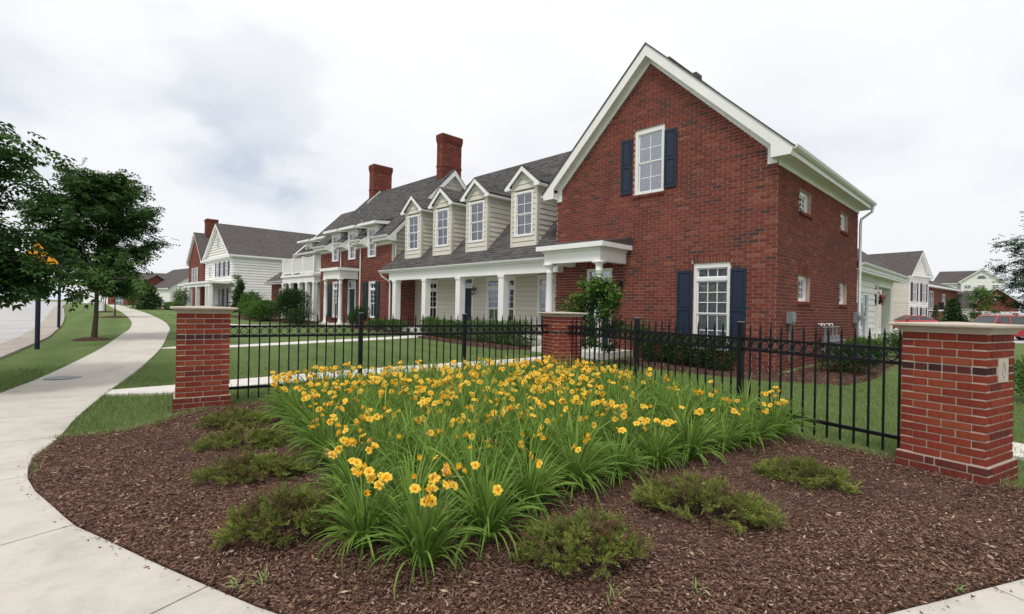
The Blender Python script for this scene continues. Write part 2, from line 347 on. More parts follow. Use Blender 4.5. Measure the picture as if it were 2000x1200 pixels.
def inpoly(x, y, poly):
    p = np.asarray(poly); r = np.zeros(len(x), bool); j = len(p)-1
    for i in range(len(p)):
        c = ((p[i, 1] > y) != (p[j, 1] > y)) & (x < (p[j, 0]-p[i, 0])*(y-p[i, 1])/(p[j, 1]-p[i, 1]+1e-12)+p[i, 0]); r ^= c; j = i
    return r
def rand_in(poly, n):
    p = np.asarray(poly); a, b = p.min(0), p.max(0); out = []
    while sum(map(len, out)) < n:
        q = RNG.uniform(a, b, (n*2+50, 2)); out.append(q[inpoly(q[:, 0], q[:, 1], p)])
    return np.concatenate(out)[:n]
def zt(X, Y):
    X = np.asarray(X, float); Y = np.asarray(Y, float)
    s = 1-np.exp(-np.maximum(0, Y-9)/30.); u = np.clip((X-4)/12., 0, 1); return .95*s*(1-u*u*(3-2*u))
def Z(x, y): return float(zt(x, y))
# ------------------------------------------------------------------ building helpers
def MF(y): return lambda s, z, d: (s, y-d, z)
def MRt(x): return lambda s, z, d: (x+d, s, z)
def MLf(x): return lambda s, z, d: (x-d, -s, z)
def interval(reg, z):
    xs = []; n = len(reg)
    for i in range(n):
        (a, za), (b, zb) = reg[i], reg[(i+1) % n]
        if abs(za-zb) < 1e-9:
            if abs(z-za) < 1e-6: xs += [a, b]
        elif min(za, zb)-1e-9 <= z <= max(za, zb)+1e-9: xs.append(a+(b-a)*(z-za)/(zb-za))
    return (min(xs), max(xs)) if len(xs) > 1 else None
def cut(a, b, holes):
    segs = [(a, b)]
    for h0, h1 in holes:
        segs = [q for s0, s1 in segs for q in ((s0, min(s1, h0)), (max(s0, h1), s1)) if q[1]-q[0] > .004]
    return segs
def backing(par, name, M, reg, ops, material, d=0., reveal=.12, cmat=None):
    zs = sorted(set([z for _, z in reg] + [z for o in ops for z in o[2:4]])); mb = MB()
    for z0, z1 in zip(zs, zs[1:]):
        if z1-z0 < 1e-4: continue
        A = interval(reg, z0+1e-4); B = interval(reg, z1-1e-4)
        if not A or not B: continue
        hs = [(o[0], o[1]) for o in ops if o[2] < z1-1e-4 and o[3] > z0+1e-4]
        segs = cut(min(A[0], B[0]), max(A[1], B[1]), hs)
        for s0, s1 in segs:
            a0 = A[0] if abs(s0-min(A[0], B[0])) < 1e-6 else s0; b0 = B[0] if abs(s0-min(A[0], B[0])) < 1e-6 else s0
            a1 = A[1] if abs(s1-max(A[1], B[1])) < 1e-6 else s1; b1 = B[1] if abs(s1-max(A[1], B[1])) < 1e-6 else s1
            mb.face([M(a0, z0, d), M(a1, z0, d), M(b1, z1, d), M(b0, z1, d)])
    for s0, s1, z0, z1 in [o[:4] for o in ops]:
        e = -reveal
        mb.face([M(s0, z0, d), M(s0, z1, d), M(s0, z1, e), M(s0, z0, e)]); mb.face([M(s1, z0, e), M(s1, z1, e), M(s1, z1, d), M(s1, z0, d)])
        mb.face([M(s0, z0, e), M(s1, z0, e), M(s1, z0, d), M(s0, z0, d)]); mb.face([M(s0, z1, d), M(s1, z1, d), M(s1, z1, e), M(s0, z1, e)])
    return mb.build(name, material, par)
def brnd():
    x = random.random()
    return random.uniform(0, .18) if x < .11 else min(1, max(.17, random.gauss(.52, .2)))
def brick_wall(par, M, reg, ops, nparts=0, key=None, bl=.266, bh=.0875, jt=.0155, material=BRICK, mort=MORTH, lintels=True, proud=.012, z_lo=None):
    """mortar face with openings, bricks laid in running bond; the nparts nearest to the camera are single objects"""
    backing(par, 'wall', M, reg, ops, mort)
    zmin = min(z for _, z in reg); zmax = max(z for _, z in reg); out = []
    lint = [(o[0]-.02, o[1]+.02, o[3], o[3]+2.35*bh) for o in ops if lintels and len(o) < 5]
    for i in range(int(math.floor(zmin/bh)), int(zmax/bh)+1):
        z0 = i*bh+jt/2; z1 = z0+bh-jt
        if z0 < zmin-.03 or z1 > zmax: continue
        A = interval(reg, max(z0, zmin+1e-3)); B = interval(reg, z1)
        if not A or not B: continue
        a, b = max(A[0], B[0]), min(A[1], B[1]); zc = (z0+z1)/2
        hs = [(o[0], o[1]) for o in ops+lint if o[2] < zc < o[3]]
        for s0, s1 in cut(a, b, hs):
            k = math.floor(s0/bl-1); off = (i % 2)*bl/2
            while k*bl+off < s1:
                p, q = max(s0, k*bl+off+jt/2), min(s1, (k+1)*bl+off-jt/2); k += 1
                if q-p > .035: out.append((p, q, z0, z1))
    for o in lint:
        n = max(2, round((o[1]-o[0])/bh)); wd = (o[1]-o[0])/n
        out += [(o[0]+j*wd+jt/2, o[0]+(j+1)*wd-jt/2, o[2]+jt/2, o[3]-jt/2) for j in range(n)]
    for o in ops:
        if len(o) < 5:         # rowlock sill, proud of the wall
            n = max(2, round((o[1]-o[0]+.06)/bh)); wd = (o[1]-o[0]+.06)/n
            out += [(o[0]-.03+j*wd+jt/2, o[0]-.03+(j+1)*wd-jt/2, o[2]-bh*.95, o[2]-.004, .05) for j in range(n)]
    if nparts: out.sort(key=key)
    pool = {}
    for t in out[:nparts]:
        pr = proud+(t[4] if len(t) > 4 else 0); kk = (round(t[1]-t[0], 3), round(t[3]-t[2], 3), pr, random.randrange(7))
        if kk not in pool:
            P = M(0, 0, 0); L = lambda s, z, d: tuple(a-b for a, b in zip(M(s, z, d), P))
            pool[kk] = MB().mbox(L, 0, kk[0], 0, kk[1], -.003, pr, brnd()).mesh('brick', material)
        link('brick', pool[kk], par, M(t[0], t[2], random.uniform(-.001, .002)))
    mb = MB()
    for t in out[nparts:]:
        d = proud+(t[4] if len(t) > 4 else 0)+random.uniform(-.002, .002)
        mb.mbox(M, t[0], t[1], t[2], t[3], -.003, d, brnd())
    mb.build('brickwork', material, par, kind='stuff')
SIDBK = mat('siding_shadow_gap', (.20, .18, .15), .9, .05, 2)  # dark backing colour puts the shadow line into the gaps between boards
def siding(par, M, reg, ops, pitch=.2, material=SIDB, base=0., joined=False, pr=.036):
    """lapped boards, each one a part"""
    zmin = min(z for _, z in reg); zmax = max(z for _, z in reg)
    backing(par, 'wall', M, reg, ops, SIDBK, d=-.012, reveal=.1)
    allb = MB(); i = 0; z = zmin
    while z < zmax-.02:
        z1 = min(z+pitch, zmax); A = interval(reg, z+1e-4); B = interval(reg, z1-1e-4)
        if A and B:
            hs = [(o[0], o[1]) for o in ops if min(o[3], z1)-max(o[2], z) > .35*(z1-z)]
            lo, hi = min(A[0], B[0]), max(A[1], B[1])
            for s0, s1 in cut(lo, hi, hs):
                a0 = A[0] if s0 == lo else s0; b0 = B[0] if s0 == lo else s0; a1 = A[1] if s1 == hi else s1; b1 = B[1] if s1 == hi else s1
                if a1-a0 < .01: a1 = a0+.01
                mb = allb if joined else MB(); rv = random.random()
                mb.hexa([M(a0, z, pr), M(a1, z, pr), M(a1, z, -.01), M(a0, z, -.01), M(b0, z1-.008, .004), M(b1, z1-.008, .004), M(b1, z1-.008, -.01), M(b0, z1-.008, -.01)], rv)
                if not joined: mb.build('siding_board', material, par)
        z = z1
    if joined: allb.build('siding_boards', material, par, kind='stuff')
def window(par, M, s0, s1, z0, z1, rows=(2, 2), cols=2, transom=0., trim=.075, d=-.055, curtain=.0, sash=.035, name='window', open_sash=None, head=0.):
    """frame with its panes; rows per sash from the top, transom height on top; curtain: covered share from the top"""
    mb = MB(); a0, a1, b0, b1 = s0+.002, s1-.002, z0+.002, z1-.002
    for q in ((a0, a0+trim, b0, b1), (a1-trim, a1, b0, b1), (a0+trim, a1-trim, b0, b0+trim*.8), (a0+trim, a1-trim, b1-trim-head, b1)): mb.mbox(M, *q, d-.08, d+.03)
    i0, i1, k0, k1 = a0+trim, a1-trim, b0+trim*.8, b1-trim-head
    secs = []
    if transom:
        mb.mbox(M, i0, i1, k1-transom-trim*1.1, k1-transom, d-.07, d+.025); secs.append((k1-transom, k1, 1, d-.02)); k1 = k1-transom-trim*1.1
    n = len(rows); h = (k1-k0)/n
    for j in range(n):
        zz1 = k1-j*h; dd = d-.012-.03*j; secs.append((zz1-h, zz1, rows[j], dd))
    fr = mb; panes = []
    for (q0, q1, r, dd) in secs:
        for w_ in ((i0, i0+sash, q0, q1), (i1-sash, i1, q0, q1), (i0+sash, i1-sash, q0, q0+sash), (i0+sash, i1-sash, q1-sash, q1)): mb.mbox(M, *w_, dd-.03, dd)
        g0, g1, h0, h1 = i0+sash, i1-sash, q0+sash, q1-sash; mt = .011
        for c in range(1, cols): x = g0+(g1-g0)*c/cols; mb.mbox(M, x-mt, x+mt, h0, h1, dd-.02, dd-.004)
        for c in range(1, r):
            z = h0+(h1-h0)*c/r
            for e in range(cols): mb.mbox(M, g0+(g1-g0)*e/cols+mt, g0+(g1-g0)*(e+1)/cols-mt, z-mt, z+mt, dd-.02, dd-.004)
        for e in range(cols):
            for c in range(r): panes.append((g0+(g1-g0)*e/cols+(mt if e else 0), g0+(g1-g0)*(e+1)/cols-(mt if e < cols-1 else 0), h0+(h1-h0)*c/r+(mt if c else 0), h0+(h1-h0)*(c+1)/r-(mt if c < r-1 else 0), dd-.014))
    wobj = fr.build(name, VINYL, par)
    for p in panes: MB().mbox(M, *p[:4], p[4]-.004, p[4]).build('pane', GLASS, wobj)
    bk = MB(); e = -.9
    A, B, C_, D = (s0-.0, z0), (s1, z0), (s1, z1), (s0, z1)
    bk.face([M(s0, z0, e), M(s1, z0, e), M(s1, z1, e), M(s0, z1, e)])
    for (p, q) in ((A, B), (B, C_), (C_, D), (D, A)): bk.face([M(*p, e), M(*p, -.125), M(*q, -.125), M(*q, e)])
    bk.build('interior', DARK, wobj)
    if curtain:
        cb = MB(); n = max(10, int((i1-i0)/.03)); zc = k0+(z1-trim-k0)*(1-curtain); cd_ = -.10
        for j in range(n):
            x0 = i0+(i1-i0)*j/n; x1 = i0+(i1-i0)*(j+1)/n; dA = d-.095+.010*math.sin(j*2.1); dB_ = d-.095+.010*math.sin((j+1)*2.1)
            cb.face([M(x0, zc, dA), M(x1, zc, dB_), M(x1, z1-trim, dB_), M(x0, z1-trim, dA)])
        cb.build('curtain', CURT, wobj)
    return wobj
def shutter(par, M, s0, s1, z0, z1, material=SHUT):
    mb = MB(); zm = (z0+z1)/2; f = .05
    mb.mbox(M, s0, s1, z0, z1, .014, .034)
    for q in ((s0, s0+f, z0, z1), (s1-f, s1, z0, z1), (s0+f, s1-f, z0, z0+f*1.4), (s0+f, s1-f, z1-f*1.4, z1), (s0+f, s1-f, zm-f*.7, zm+f*.7)): mb.mbox(M, *q, .034, .052)
    for a, b in ((z0+f*1.4, zm-f*.7), (zm+f*.7, z1-f*1.4)): mb.mbox(M, s0+f+.03, s1-f-.03, a+.03, b-.03, .034, .045)
    return mb.build('shutter', material, par)
def downspout(par, pts, r=.04):
    return MB().tube(pts, r, 4).build('downspout', GUTT, par)
def gutter_x(par, x0, x1, y, z, name='gutter'):      # along x, front face at y
    mb = MB(); P = [(0, 0), (.10, 0), (.10, -.02), (.075, -.07), (.03, -.10), (0, -.11)]
    M = lambda s, zz, d: (x0+d*(x1-x0), y+.10-s, z+zz)
    mb.prism(M, P, 0, 1); return mb.build(name, GUTT, par)
def gutter_y(par, y0, y1, x, z, name='gutter'):      # along y, outer face at x
    mb = MB(); P = [(0, 0), (.10, 0), (.10, -.02), (.075, -.07), (.03, -.10), (0, -.11)]
    M = lambda s, zz, d: (x-.10+s, y0+d*(y1-y0), z+zz)
    mb.prism(M, P, 0, 1); return mb.build(name, GUTT, par)
def roof_slab(par, pts, th=.03, name='roof', material=ROOF):
    """pts: 4 (or more) top corners of one plane"""
    p = [Vector(q) for q in pts]; n = (p[1]-p[0]).cross(p[2]-p[0]).normalized()
    if n.z < 0: p = p[::-1]; n = -n
    mb = MB(); m = len(p); q = [a-n*th for a in p]
    mb.face(p); mb.face(q[::-1])
    for i in range(m): j = (i+1) % m; mb.face([p[i], q[i], q[j], p[j]])
    return mb.build(name, material, par)
def shingle_courses(par, origin, ux, up, region, nparts=0, key=None, ex=.14, tw=.30, holes=()):
    """tabs laid course by course on a roof plane: region convex in (s,t); holes: functions (s,t)->bool"""
    O = Vector(origin); U = Vector(ux).normalized(); T = Vector(up).normalized(); N = U.cross(T)
    if N.z < 0: N = -N
    P = lambda s, t, d: tuple(O+U*s+T*t+N*d)
    tmin = min(t for _, t in region); tmax = max(t for _, t in region); tabs = []; i = 0
    t = tmin
    while t < tmax-.05:
        A = interval(region, t+1e-3); B = interval(region, min(t+ex, tmax)-1e-3)
        if A and B:
            a, b = max(A[0], B[0]), min(A[1], B[1]); s = a-random.random()*tw
            while s < b:
                p, q = max(a, s+.003), min(b, s+tw-.003); s += tw
                if q-p > .05 and not any(h((p+q)/2, t+ex/2) for h in holes): tabs.append((p, q, t))
        t += ex; i += 1
    if nparts: tabs.sort(key=lambda k: key(P((k[0]+k[1])/2, k[2], 0)))
    pool = {}
    def tab(mb, L, s0, s1, t0, h, r):
        mb.hexa([L(s0, t0, h), L(s1, t0, h), L(s1, t0, -.012), L(s0, t0, -.012), L(s0, t0+ex+.02, .0), L(s1, t0+ex+.02, .0), L(s1, t0+ex+.02, -.012), L(s0, t0+ex+.02, -.012)], r)
    for s0, s1, t0 in tabs[:nparts]:
        kk = (round(s1-s0, 2), random.randrange(8))
        if kk not in pool:
            mb = MB(); L = lambda s, t, d: tuple(U*s+T*t+N*d); tab(mb, L, 0, kk[0], 0, random.choice((.012, .02)), random.random()); pool[kk] = mb.mesh('shingle', SHING)
        link('shingle', pool[kk], par, P(s0, t0, 0))
    mb = MB()
    for s0, s1, t0 in tabs[nparts:]: tab(mb, P, s0, s1, t0, random.choice((.012, .02)), random.random())
    mb.build('shingles', SHING, par, kind='stuff')
def column(par, x, y, z0, z1, r=.12, square=False):
    mb = MB()
    if square:
        mb.box(x-r, x+r, y-r, y+r, z0, z1); mb.box(x-r-.03, x+r+.03, y-r-.03, y+r+.03, z0, z0+.14); mb.box(x-r-.025, x+r+.025, y-r-.025, y+r+.025, z1-.10, z1-.001)
        return mb.build('column', WHITE, par)
    h = z1-z0
    mb.box(x-r*1.45, x+r*1.45, y-r*1.45, y+r*1.45, z0, z0+.05); mb.box(x-r*1.3, x+r*1.3, y-r*1.3, y+r*1.3, z1-.06, z1-.001)
    mb.lathe((x, y, z0), [(r*1.3, .05), (r*1.3, .10), (r*1.02, .13), (r, .3), (r*.97, h*.5), (r*.86, h-.28), (r*.93, h-.27), (r*.93, h-.25), (r*.86, h-.24), (r*.86, h-.12), (r*1.2, h-.06)], 20)
    o = mb.build('column', WHITE, par); o.data.polygons.foreach_set('use_smooth', [len(p.vertices) == 4 for p in o.data.polygons]); return o
def door(par, M, s0, s1, z0, z1, material=DOORG, transom=.38):
    fr = MB(); t = .08
    for q in ((s0, s0+t, z0, z1), (s1-t, s1, z0, z1), (s0+t, s1-t, z1-t, z1), (s0+t, s1-t, z1-t-transom-.07, z1-t-transom)): fr.mbox(M, *q, -.10, .028)
    o = fr.build('door_frame', VINYL, par)
    g = MB(); c = (s0+s1)/2
    for a, b in ((s0+t, c-.012), (c+.012, s1-t)): MB().mbox(M, a, b, z1-t-transom, z1-t, -.05, -.045).build('pane', GLASS, o)
    MB().mbox(M, c-.012, c+.012, z1-t-transom, z1-t, -.055, -.035).build('muntin', VINYL, o)
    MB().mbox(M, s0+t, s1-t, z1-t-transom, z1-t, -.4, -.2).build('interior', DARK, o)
    d = MB(); a, b, e, f = s0+t, s1-t, z0, z1-t-transom-.07
    d.mbox(M, a, b, e, f, -.09, -.055); cw = (b-a)/2
    for x0 in (a+.07, a+cw+.04):
        for y0, y1 in ((e+.15, e+.8), (e+.95, f-.55), (f-.45, f-.12)): d.mbox(M, x0, x0+cw-.11, y0, y1, -.055, -.046)
    dd = d.build('door', material, par); MB().tube([M(b-.07, (e+f)/2, -.06), M(b-.07, (e+f)/2, 0.0)], .025, 8).build('handle', METAL, dd)
    return dd
def lantern(par, x, y, z):
    mb = MB(); mb.tube([(x, y, z+.02), (x, y-.16, z+.10), (x, y-.17, z+.02)], .012, 5); mb.box(x-.05, x+.05, y-.02, y-.0, z-.1, z+.1)
    mb.lathe((x, y-.17, z-.30), [(.02, 0), (.05, .02), (.055, .04)], 6); mb.lathe((x, y-.17, z-.08), [(.10, 0), (.09, .02), (.03, .08), (.012, .12), (.012, .17)], 6)
    for k in range(6):
        t = k*math.pi/3; mb.tube([(x+.052*math.cos(t), y-.17+.052*math.sin(t), z-.26), (x+.085*math.cos(t), y-.17+.085*math.sin(t), z-.08)], .006, 4)
    o = mb.build('lantern', BLACK, par); MB().lathe((x, y-.17, z-.26), [(.045, 0), (.078, .18)], 6).build('lantern_glass', GLASS, o); return o
def chimney(par, x0, x1, y0, y1, zb, zt_, name='chimney'):
    bh = .0875; top = math.floor(zt_/bh)*bh
    core = MB().box(x0+.01, x1-.01, y0+.01, y1-.01, zb, top-.02)
    ch = core.build(name, MORTH, par)
    mb = MB(); n = int((top-zb)/bh)
    MM = [(lambda g: (lambda s, z, d: (s, y0+.01-d, z)))(0), (lambda g: (lambda s, z, d: (x1-.01+d, s, z)))(0), (lambda g: (lambda s, z, d: (x0+.01-d, -s, z)))(0), (lambda g: (lambda s, z, d: (-s, y1-.01+d, z)))(0)]
    rng = [(x0, x1), (y0, y1), (-y1, -y0), (-x1, -x0)]
    for i in range(n):
        z0 = top-(i+1)*bh; e = .0
        if i < 5: e = (.05, .05, .05, .035, .02)[i]
        if i == n//2+3: e = .025
        for M, (a, b) in zip(MM, rng):
            a, b = a-e, b+e; wd = bh if i in (1, 2) else .266; s = a-(0 if (i % 2) else wd/2)
            while s < b:
                p, q = max(a, s+.005), min(b, s+wd-.005); s += wd
                if q-p > .02: mb.mbox(M, p, q, z0+.005, z0+bh-.005, -.004, .012+e, brnd())
    mb.build('brickwork', BRICK, ch, kind='stuff')
    MB().box(x0-.02, x1+.02, y0-.02, y1+.02, top-.02, top+.03).build('chimney_cap', STONE, ch)
    return ch
def gable_trim(par, M, cx, zr, hw, ze, th=.30, d0=.02, d1=.3, name='rake_trim', soff=None):
    """white rake boards of a gable; outer roof line from (cx,zr) to (cx+-hw,ze), boxed end at the eave"""
    m = (zr-ze)/hw; so = ze-.21 if soff is None else soff; out = []
    for sg in (1, -1):
        inner = hw-.45 if hw > 2 else hw-.22
        P = [(0, zr), (0, zr-th), (inner, zr-th-m*inner), (inner, so), (hw-.06, so), (hw, ze)]
        P = [(cx+sg*a, b) for a, b in P]
        mb = MB(); mb.prism(M, P if sg < 0 else P[::-1], d0, d1); mb.build(name, WHITE, par)
HRZ = math.radians(-45.861)
HO = (6.3106, 12.0)
def hw_(x, y):
    c, s = math.cos(HRZ), math.sin(HRZ); return (HO[0]+x*c-y*s, HO[1]+x*s+y*c)
def camdist(p):
    X, Y = hw_(p[0], p[1]); return X*X+Y*Y+(p[2]-1.5)**2
HOUSE_Z0 = 0.
# ------------------------------------------------------------------ the brick gable house at the corner
h1 = root('brick_house', 'large red brick gabled house with navy shutters and white portico, nearest the flowers', 'house', (*HO, 0), HRZ)
F = MF(0.)
lw = (-2.07, -1.09, .4375, 2.80)      # tall window with transom
uw = (-3.96, -2.99, 4.90, 6.7375+.0)
pdoor = (-5.62, -4.68, .4375, 2.80)
bh = .0875
def sn(z): return round(z/bh)*bh
ops = [(lw[0], lw[1], sn(.50), sn(2.80)), (uw[0], uw[1], sn(4.90), sn(6.80)), (pdoor[0], pdoor[1], sn(.35), sn(2.83))]
reg = [(-6.95, -.2), (.0, -.2), (.0, 5.3), (-3.475, 8.78), (-6.95, 5.3)]
def keyF(t): return camdist(F((t[0]+t[1])/2, (t[2]+t[3])/2, 0)) / (1.0 if t[2] > .5 else .25)
brick_wall(h1, F, reg, ops, 200, keyF)
SR = MRt(0.)
sops = [(1.62, 2.66, sn(1.80), sn(2.50)), (5.76, 6.70, sn(1.80), sn(2.50)), (1.62, 2.66, sn(4.2), sn(4.81)), (5.76, 6.70, sn(4.2), sn(4.81))]
def keyS(t): return camdist(SR((t[0]+t[1])/2, (t[2]+t[3])/2, 0)) / (1.0 if t[2] > .9 else .25)
brick_wall(h1, SR, [(0, -.2), (8.05, -.2), (8.05, 5.15), (0, 5.15)], sops, 95, keyS)
backing(h1, 'wall', MLf(-6.95), [(-8.05, -.2), (0, -.2), (0, 5.2), (-8.05, 5.2)], [], FARBR)
MB().prism(lambda s, z, d: (s, 8.05+d, z), reg, 0, .02).build('wall', FARBR, h1)
o = ops
window(h1, F, *o[0], rows=(3, 2), cols=3, transom=.26, curtain=.9, head=.05)
window(h1, F, *o[1], rows=(2, 2), cols=2, curtain=0., head=.04, trim=.10)
shutter(h1, F, -2.52, -2.09, .52, 2.62); shutter(h1, F, -1.07, -.68, .52, 2.62)
shutter(h1, F, -4.40, -4.04, 4.97, 6.61); shutter(h1, F, -2.98, -2.61, 4.97, 6.61)
door(h1, F, *o[2])
lantern(h1, -4.34, -.0, 2.3)
for q in sops: window(h1, SR, *q, rows=(3,), cols=4, d=-.15+.02, trim=.07, curtain=1. if q[2] > 3 else .6, head=.03)
# roof
for sg in (-1, 1):
    e = sg*3.93
    roof_slab(h1, [(-3.475, -.33, 9.17), (-3.475+e, -.33, 5.37), (-3.475+e, 8.35, 5.37), (-3.475, 8.35, 9.17)])
MB().tube([(-3.475, 1.0, 9.2), (-3.475, 8.35, 9.2)], .05, 6).build('ridge_vent', ROOF, h1)
MB().box(-2.62, -2.34, .5, .85, 8.10, 8.24).build('roof_vent', ROOF, h1)
for sg in (1, -1):
    c = -3.475; T = lambda a, b: (c+sg*a, b)
    for P, d0, d1 in (([(0, 9.135), (0, 8.80), (3.40, 5.51), (3.40, 5.19), (3.83, 5.19), (3.90, 5.36)], .262, .30),        # rake board
                      ([(0, 8.99), (0, 8.80), (3.40, 5.51), (3.40, 5.49)], .0, .262),                                      # soffit of the rake
                      ([(0, 8.90), (0, 8.665), (3.25, 5.50), (3.25, 5.11), (3.475, 5.11), (3.475, 5.55)], .0, .045),        # frieze on the brick
                      ([(3.43, 5.40), (3.40, 5.19), (3.83, 5.19), (3.88, 5.34)], .0, .262)):                              # cornice box end
        P = [T(*q) for q in P]; MB().prism(F, P if sg < 0 else P[::-1], d0, d1).build('rake_trim', WHITE, h1)
ev = MB(); ev.prism(lambda s, z, d: (s, -d, z), [(0.0, 5.19), (.37, 5.19), (.40, 5.37), (0., 5.48)][::1], -8.3, 0.); ev.build('soffit', WHITE, h1)
ev = MB(); ev.prism(lambda s, z, d: (s, -d, z), [(-7.34, 5.19), (-6.95, 5.19), (-6.95, 5.48), (-7.36, 5.37)], -8.3, 0.); ev.build('soffit', WHITE, h1)
MB().box(.013, .045, .0, 8.06, 5.06, 5.19).build('frieze', WHITE, h1)
gutter_y(h1, -.28, 8.32, .51, 5.40); gutter_y(h1, -.28, 8.32, -7.36, 5.40)
downspout(h1, [(.43, 8.15, 5.3), (.40, 8.15, 5.1), (.10, 8.10, 4.86), (.08, 8.10, 4.7), (.08, 8.10, .1)], .045)
# portico
po = MB().box(-6.50, -3.98, -1.50, -.0, 3.29, 3.43); po.face([(-6.50, -1.42, 3.432), (-4.02, -1.42, 3.432), (-3.98, -.005, 3.66), (-6.60, -.005, 3.74)]); pr = po.build('portico', WHITE, h1)
r2 = MB(); r2.hexa([(-6.55, -1.40, 3.425), (-3.98, -1.40, 3.425), (-3.98, -.015, 3.42), (-6.60, -.015, 3.42), (-6.55, -1.40, 3.44), (-3.98, -1.40, 3.44), (-3.98, -.015, 3.67), (-6.60, -.015, 3.75)]); r2.build('portico_roof', ROOF, pr)
bm = MB(); bm.box(-6.30, -4.18, -1.32, -1.10, 2.90, 3.289); bm.box(-4.38, -4.18, -1.10, -.015, 2.90, 3.289); bm.box(-6.30, -6.10, -1.10, -.015, 2.90, 3.289)
bm.box(-6.34, -4.14, -1.36, -1.06, 3.22, 3.288); bm.box(-4.40, -4.14, -1.06, -.015, 3.22, 3.288); bm.build('beam', WHITE, pr)
MB().box(-6.10, -4.38, -1.10, -.015, 3.05, 3.10).build('ceiling', WHITE, pr)
column(pr, -4.29, -1.21, .33, 2.90, .115); column(pr, -6.16, -1.21, .33, 2.90, .115)
MB().box(-6.5, -3.9, -1.6, -.01, -.1, .33).build('step', CONCN, pr)
# meters and boxes on the side wall
ub = MB(); ub.box(.02, .14, .70, 1.00, 1.26, 1.55); ub.box(.05, .17, .74, .96, 1.30, 1.52); u = ub.build('utility_box', METAL, h1)
MB().tube([(.06, .84, 1.27), (.06, .84, .3)], .014, 6).build('conduit', METAL, u); MB().tube([(.06, .92, 1.27), (.07, .97, .3)], .014, 6).build('conduit', METAL, u)
gm = MB(); gm.tube([(.16, 3.35, 1.13), (.16, 5.1, 1.13)], .018, 6)
for k in range(4):
    y = 3.55+k*.4; gm.tube([(.16, y, 1.13), (.16, y, .30)], .016, 6); gm.box(.08, .26, y+.05, y+.27, .62, .88); gm.lathe((.30, y+.16, .70), [(.03, 0), (.09, .02), (.09, .05), (.03, .07)], 10); gm.tube([(.16, y+.1, .88), (.16, y+.1, 1.13)], .012, 5)
gm.tube([(.14, 3.35, .5), (.14, 5.1, .5)], .016, 6); gm.build('gas_meters', METAL, h1)
for y in (3.45, 3.75, 4.25, 4.6): MB().tube([(.02, y, 1.22), (.10, y, 1.22), (.10, y, 1.17)], .022, 6).build('vent', GUTT, h1)
em = MB(); em.box(.02, .14, 7.55, 7.85, 1.22, 1.60); em.lathe((.20, 7.70, 1.32), [(.02, 0), (.09, .01), (.09, .16), (.03, .19)], 12); em.tube([(.08, 7.62, 1.22), (.08, 7.62, .1)], .02, 6); em.tube([(.08, 7.76, 1.22), (.08, 7.76, .1)], .02, 6); em.build('electric_meter', METAL, h1)
# ------------------------------------------------------------------ the porch house with four dormers
h2 = root('porch_house', 'one-and-a-half storey house with beige siding, four gabled dormers and a long white columned porch', 'house', (*HO, 0), HRZ)
PW = MF(1.38)
pw = [(-16.55, -15.63, .60, 2.83), (-13.99, -12.97, .50, 2.86), (-12.07, -11.17, .60, 2.85), (-11.17, -10.27, .60, 2.85), (-9.06, -8.14, .60, 2.83)]
siding(h2, PW, [(-17.59, .1), (-6.96, .1), (-6.96, 3.05), (-17.59, 3.05)], pw, .19)
for i, q in enumerate(pw):
    if i == 1: door(h2, PW, *q, material=DSHUT, transom=.33)
    else: window(h2, PW, *q, rows=(3, 1), cols=2, transom=.27, trim=.10, d=.0, curtain=(.62, 0, .60, .62, 0)[i], head=.06)
lantern(h2, -12.80, 1.38, 2.36)
MB().box(-17.59, -6.97, -.28, 1.37, -.1, .50).build('porch_floor', CONCN, h2)
MB().box(-17.59, -6.97, .0, 1.36, 3.04, 3.08).build('ceiling', WHITE, h2)
MB().box(-17.32, -6.62, -.31, -.005, 2.74, 3.10).box(-17.30, -6.64, -.33, -.31, 3.02, 3.10).build('beam', WHITE, h2)
for x in (-9.37, -11.95, -14.38, -16.86): column(h2, x, -.155, .5, 2.742, .14, True)
MB().box(-18.0, -6.60, -.40, -.006, 3.10, 3.15).build('soffit', WHITE, h2)
gutter_x(h2, -18.05, -6.55, -.50, 3.235)
downspout(h2, [(-17.95, -.42, 3.12), (-17.93, -.35, 2.98), (-17.62, -.12, 2.72), (-17.60, -.08, 2.6), (-17.60, -.08, .3)], .04)
WZ = lambda y: 3.22+(y+.45)
def wing_hole(cs):
    return [lambda s, t, c=c: abs((s-17.6)-c) < .60 and t/math.sqrt(2) > .60 and t/math.sqrt(2) < 1.9+0*s for c in cs]
DC = (-8.62, -11.28, -13.60, -15.88)
roof_slab(h2, [(-17.58, -.45, WZ(-.45)), (-6.95, -.45, WZ(-.45)), (-6.95, 1.7, WZ(1.7)), (-3.9, 5.15, WZ(5.15)), (-17.58, 5.15, WZ(5.15))], .05)
roof_slab(h2, [(-18.02, -.45, WZ(-.45)), (-17.58, -.45, WZ(-.45)), (-17.58, -.015, WZ(-.015)), (-17.9, -.015, WZ(-.015))], .05)
roof_slab(h2, [(-17.58, 5.15, WZ(5.15)), (-3.9, 5.15, WZ(5.15)), (-3.9, 9.5, 4.5), (-17.58, 9.5, 4.5)], .05)
def keyR(p): return camdist(p)
L2 = math.sqrt(2)
def dh(s, t):
    x = -17.58+s; y = -.45+t/L2; z = WZ(y)
    for c in DC:
        if abs(x-c) < .60 and .12 < y: 
            return z < 6.70-.8*abs(x-c)-.02
        if abs(x-c) < .9 and y > .12 and 5.95 < z < 6.70-.8*abs(x-c): return True
    return x > -6.97 and z < 9.10-.967*abs(x+3.475)
shingle_courses(h2, (-17.58, -.45, WZ(-.45)+.012), (1, 0, 0), (0, 1, 1), [(0, 0), (10.63, 0), (10.63, 2.15*L2), (13.6, 5.55*L2), (13.6, 5.6*L2), (0, 5.6*L2)], 300, lambda p: camdist(p), holes=[dh])
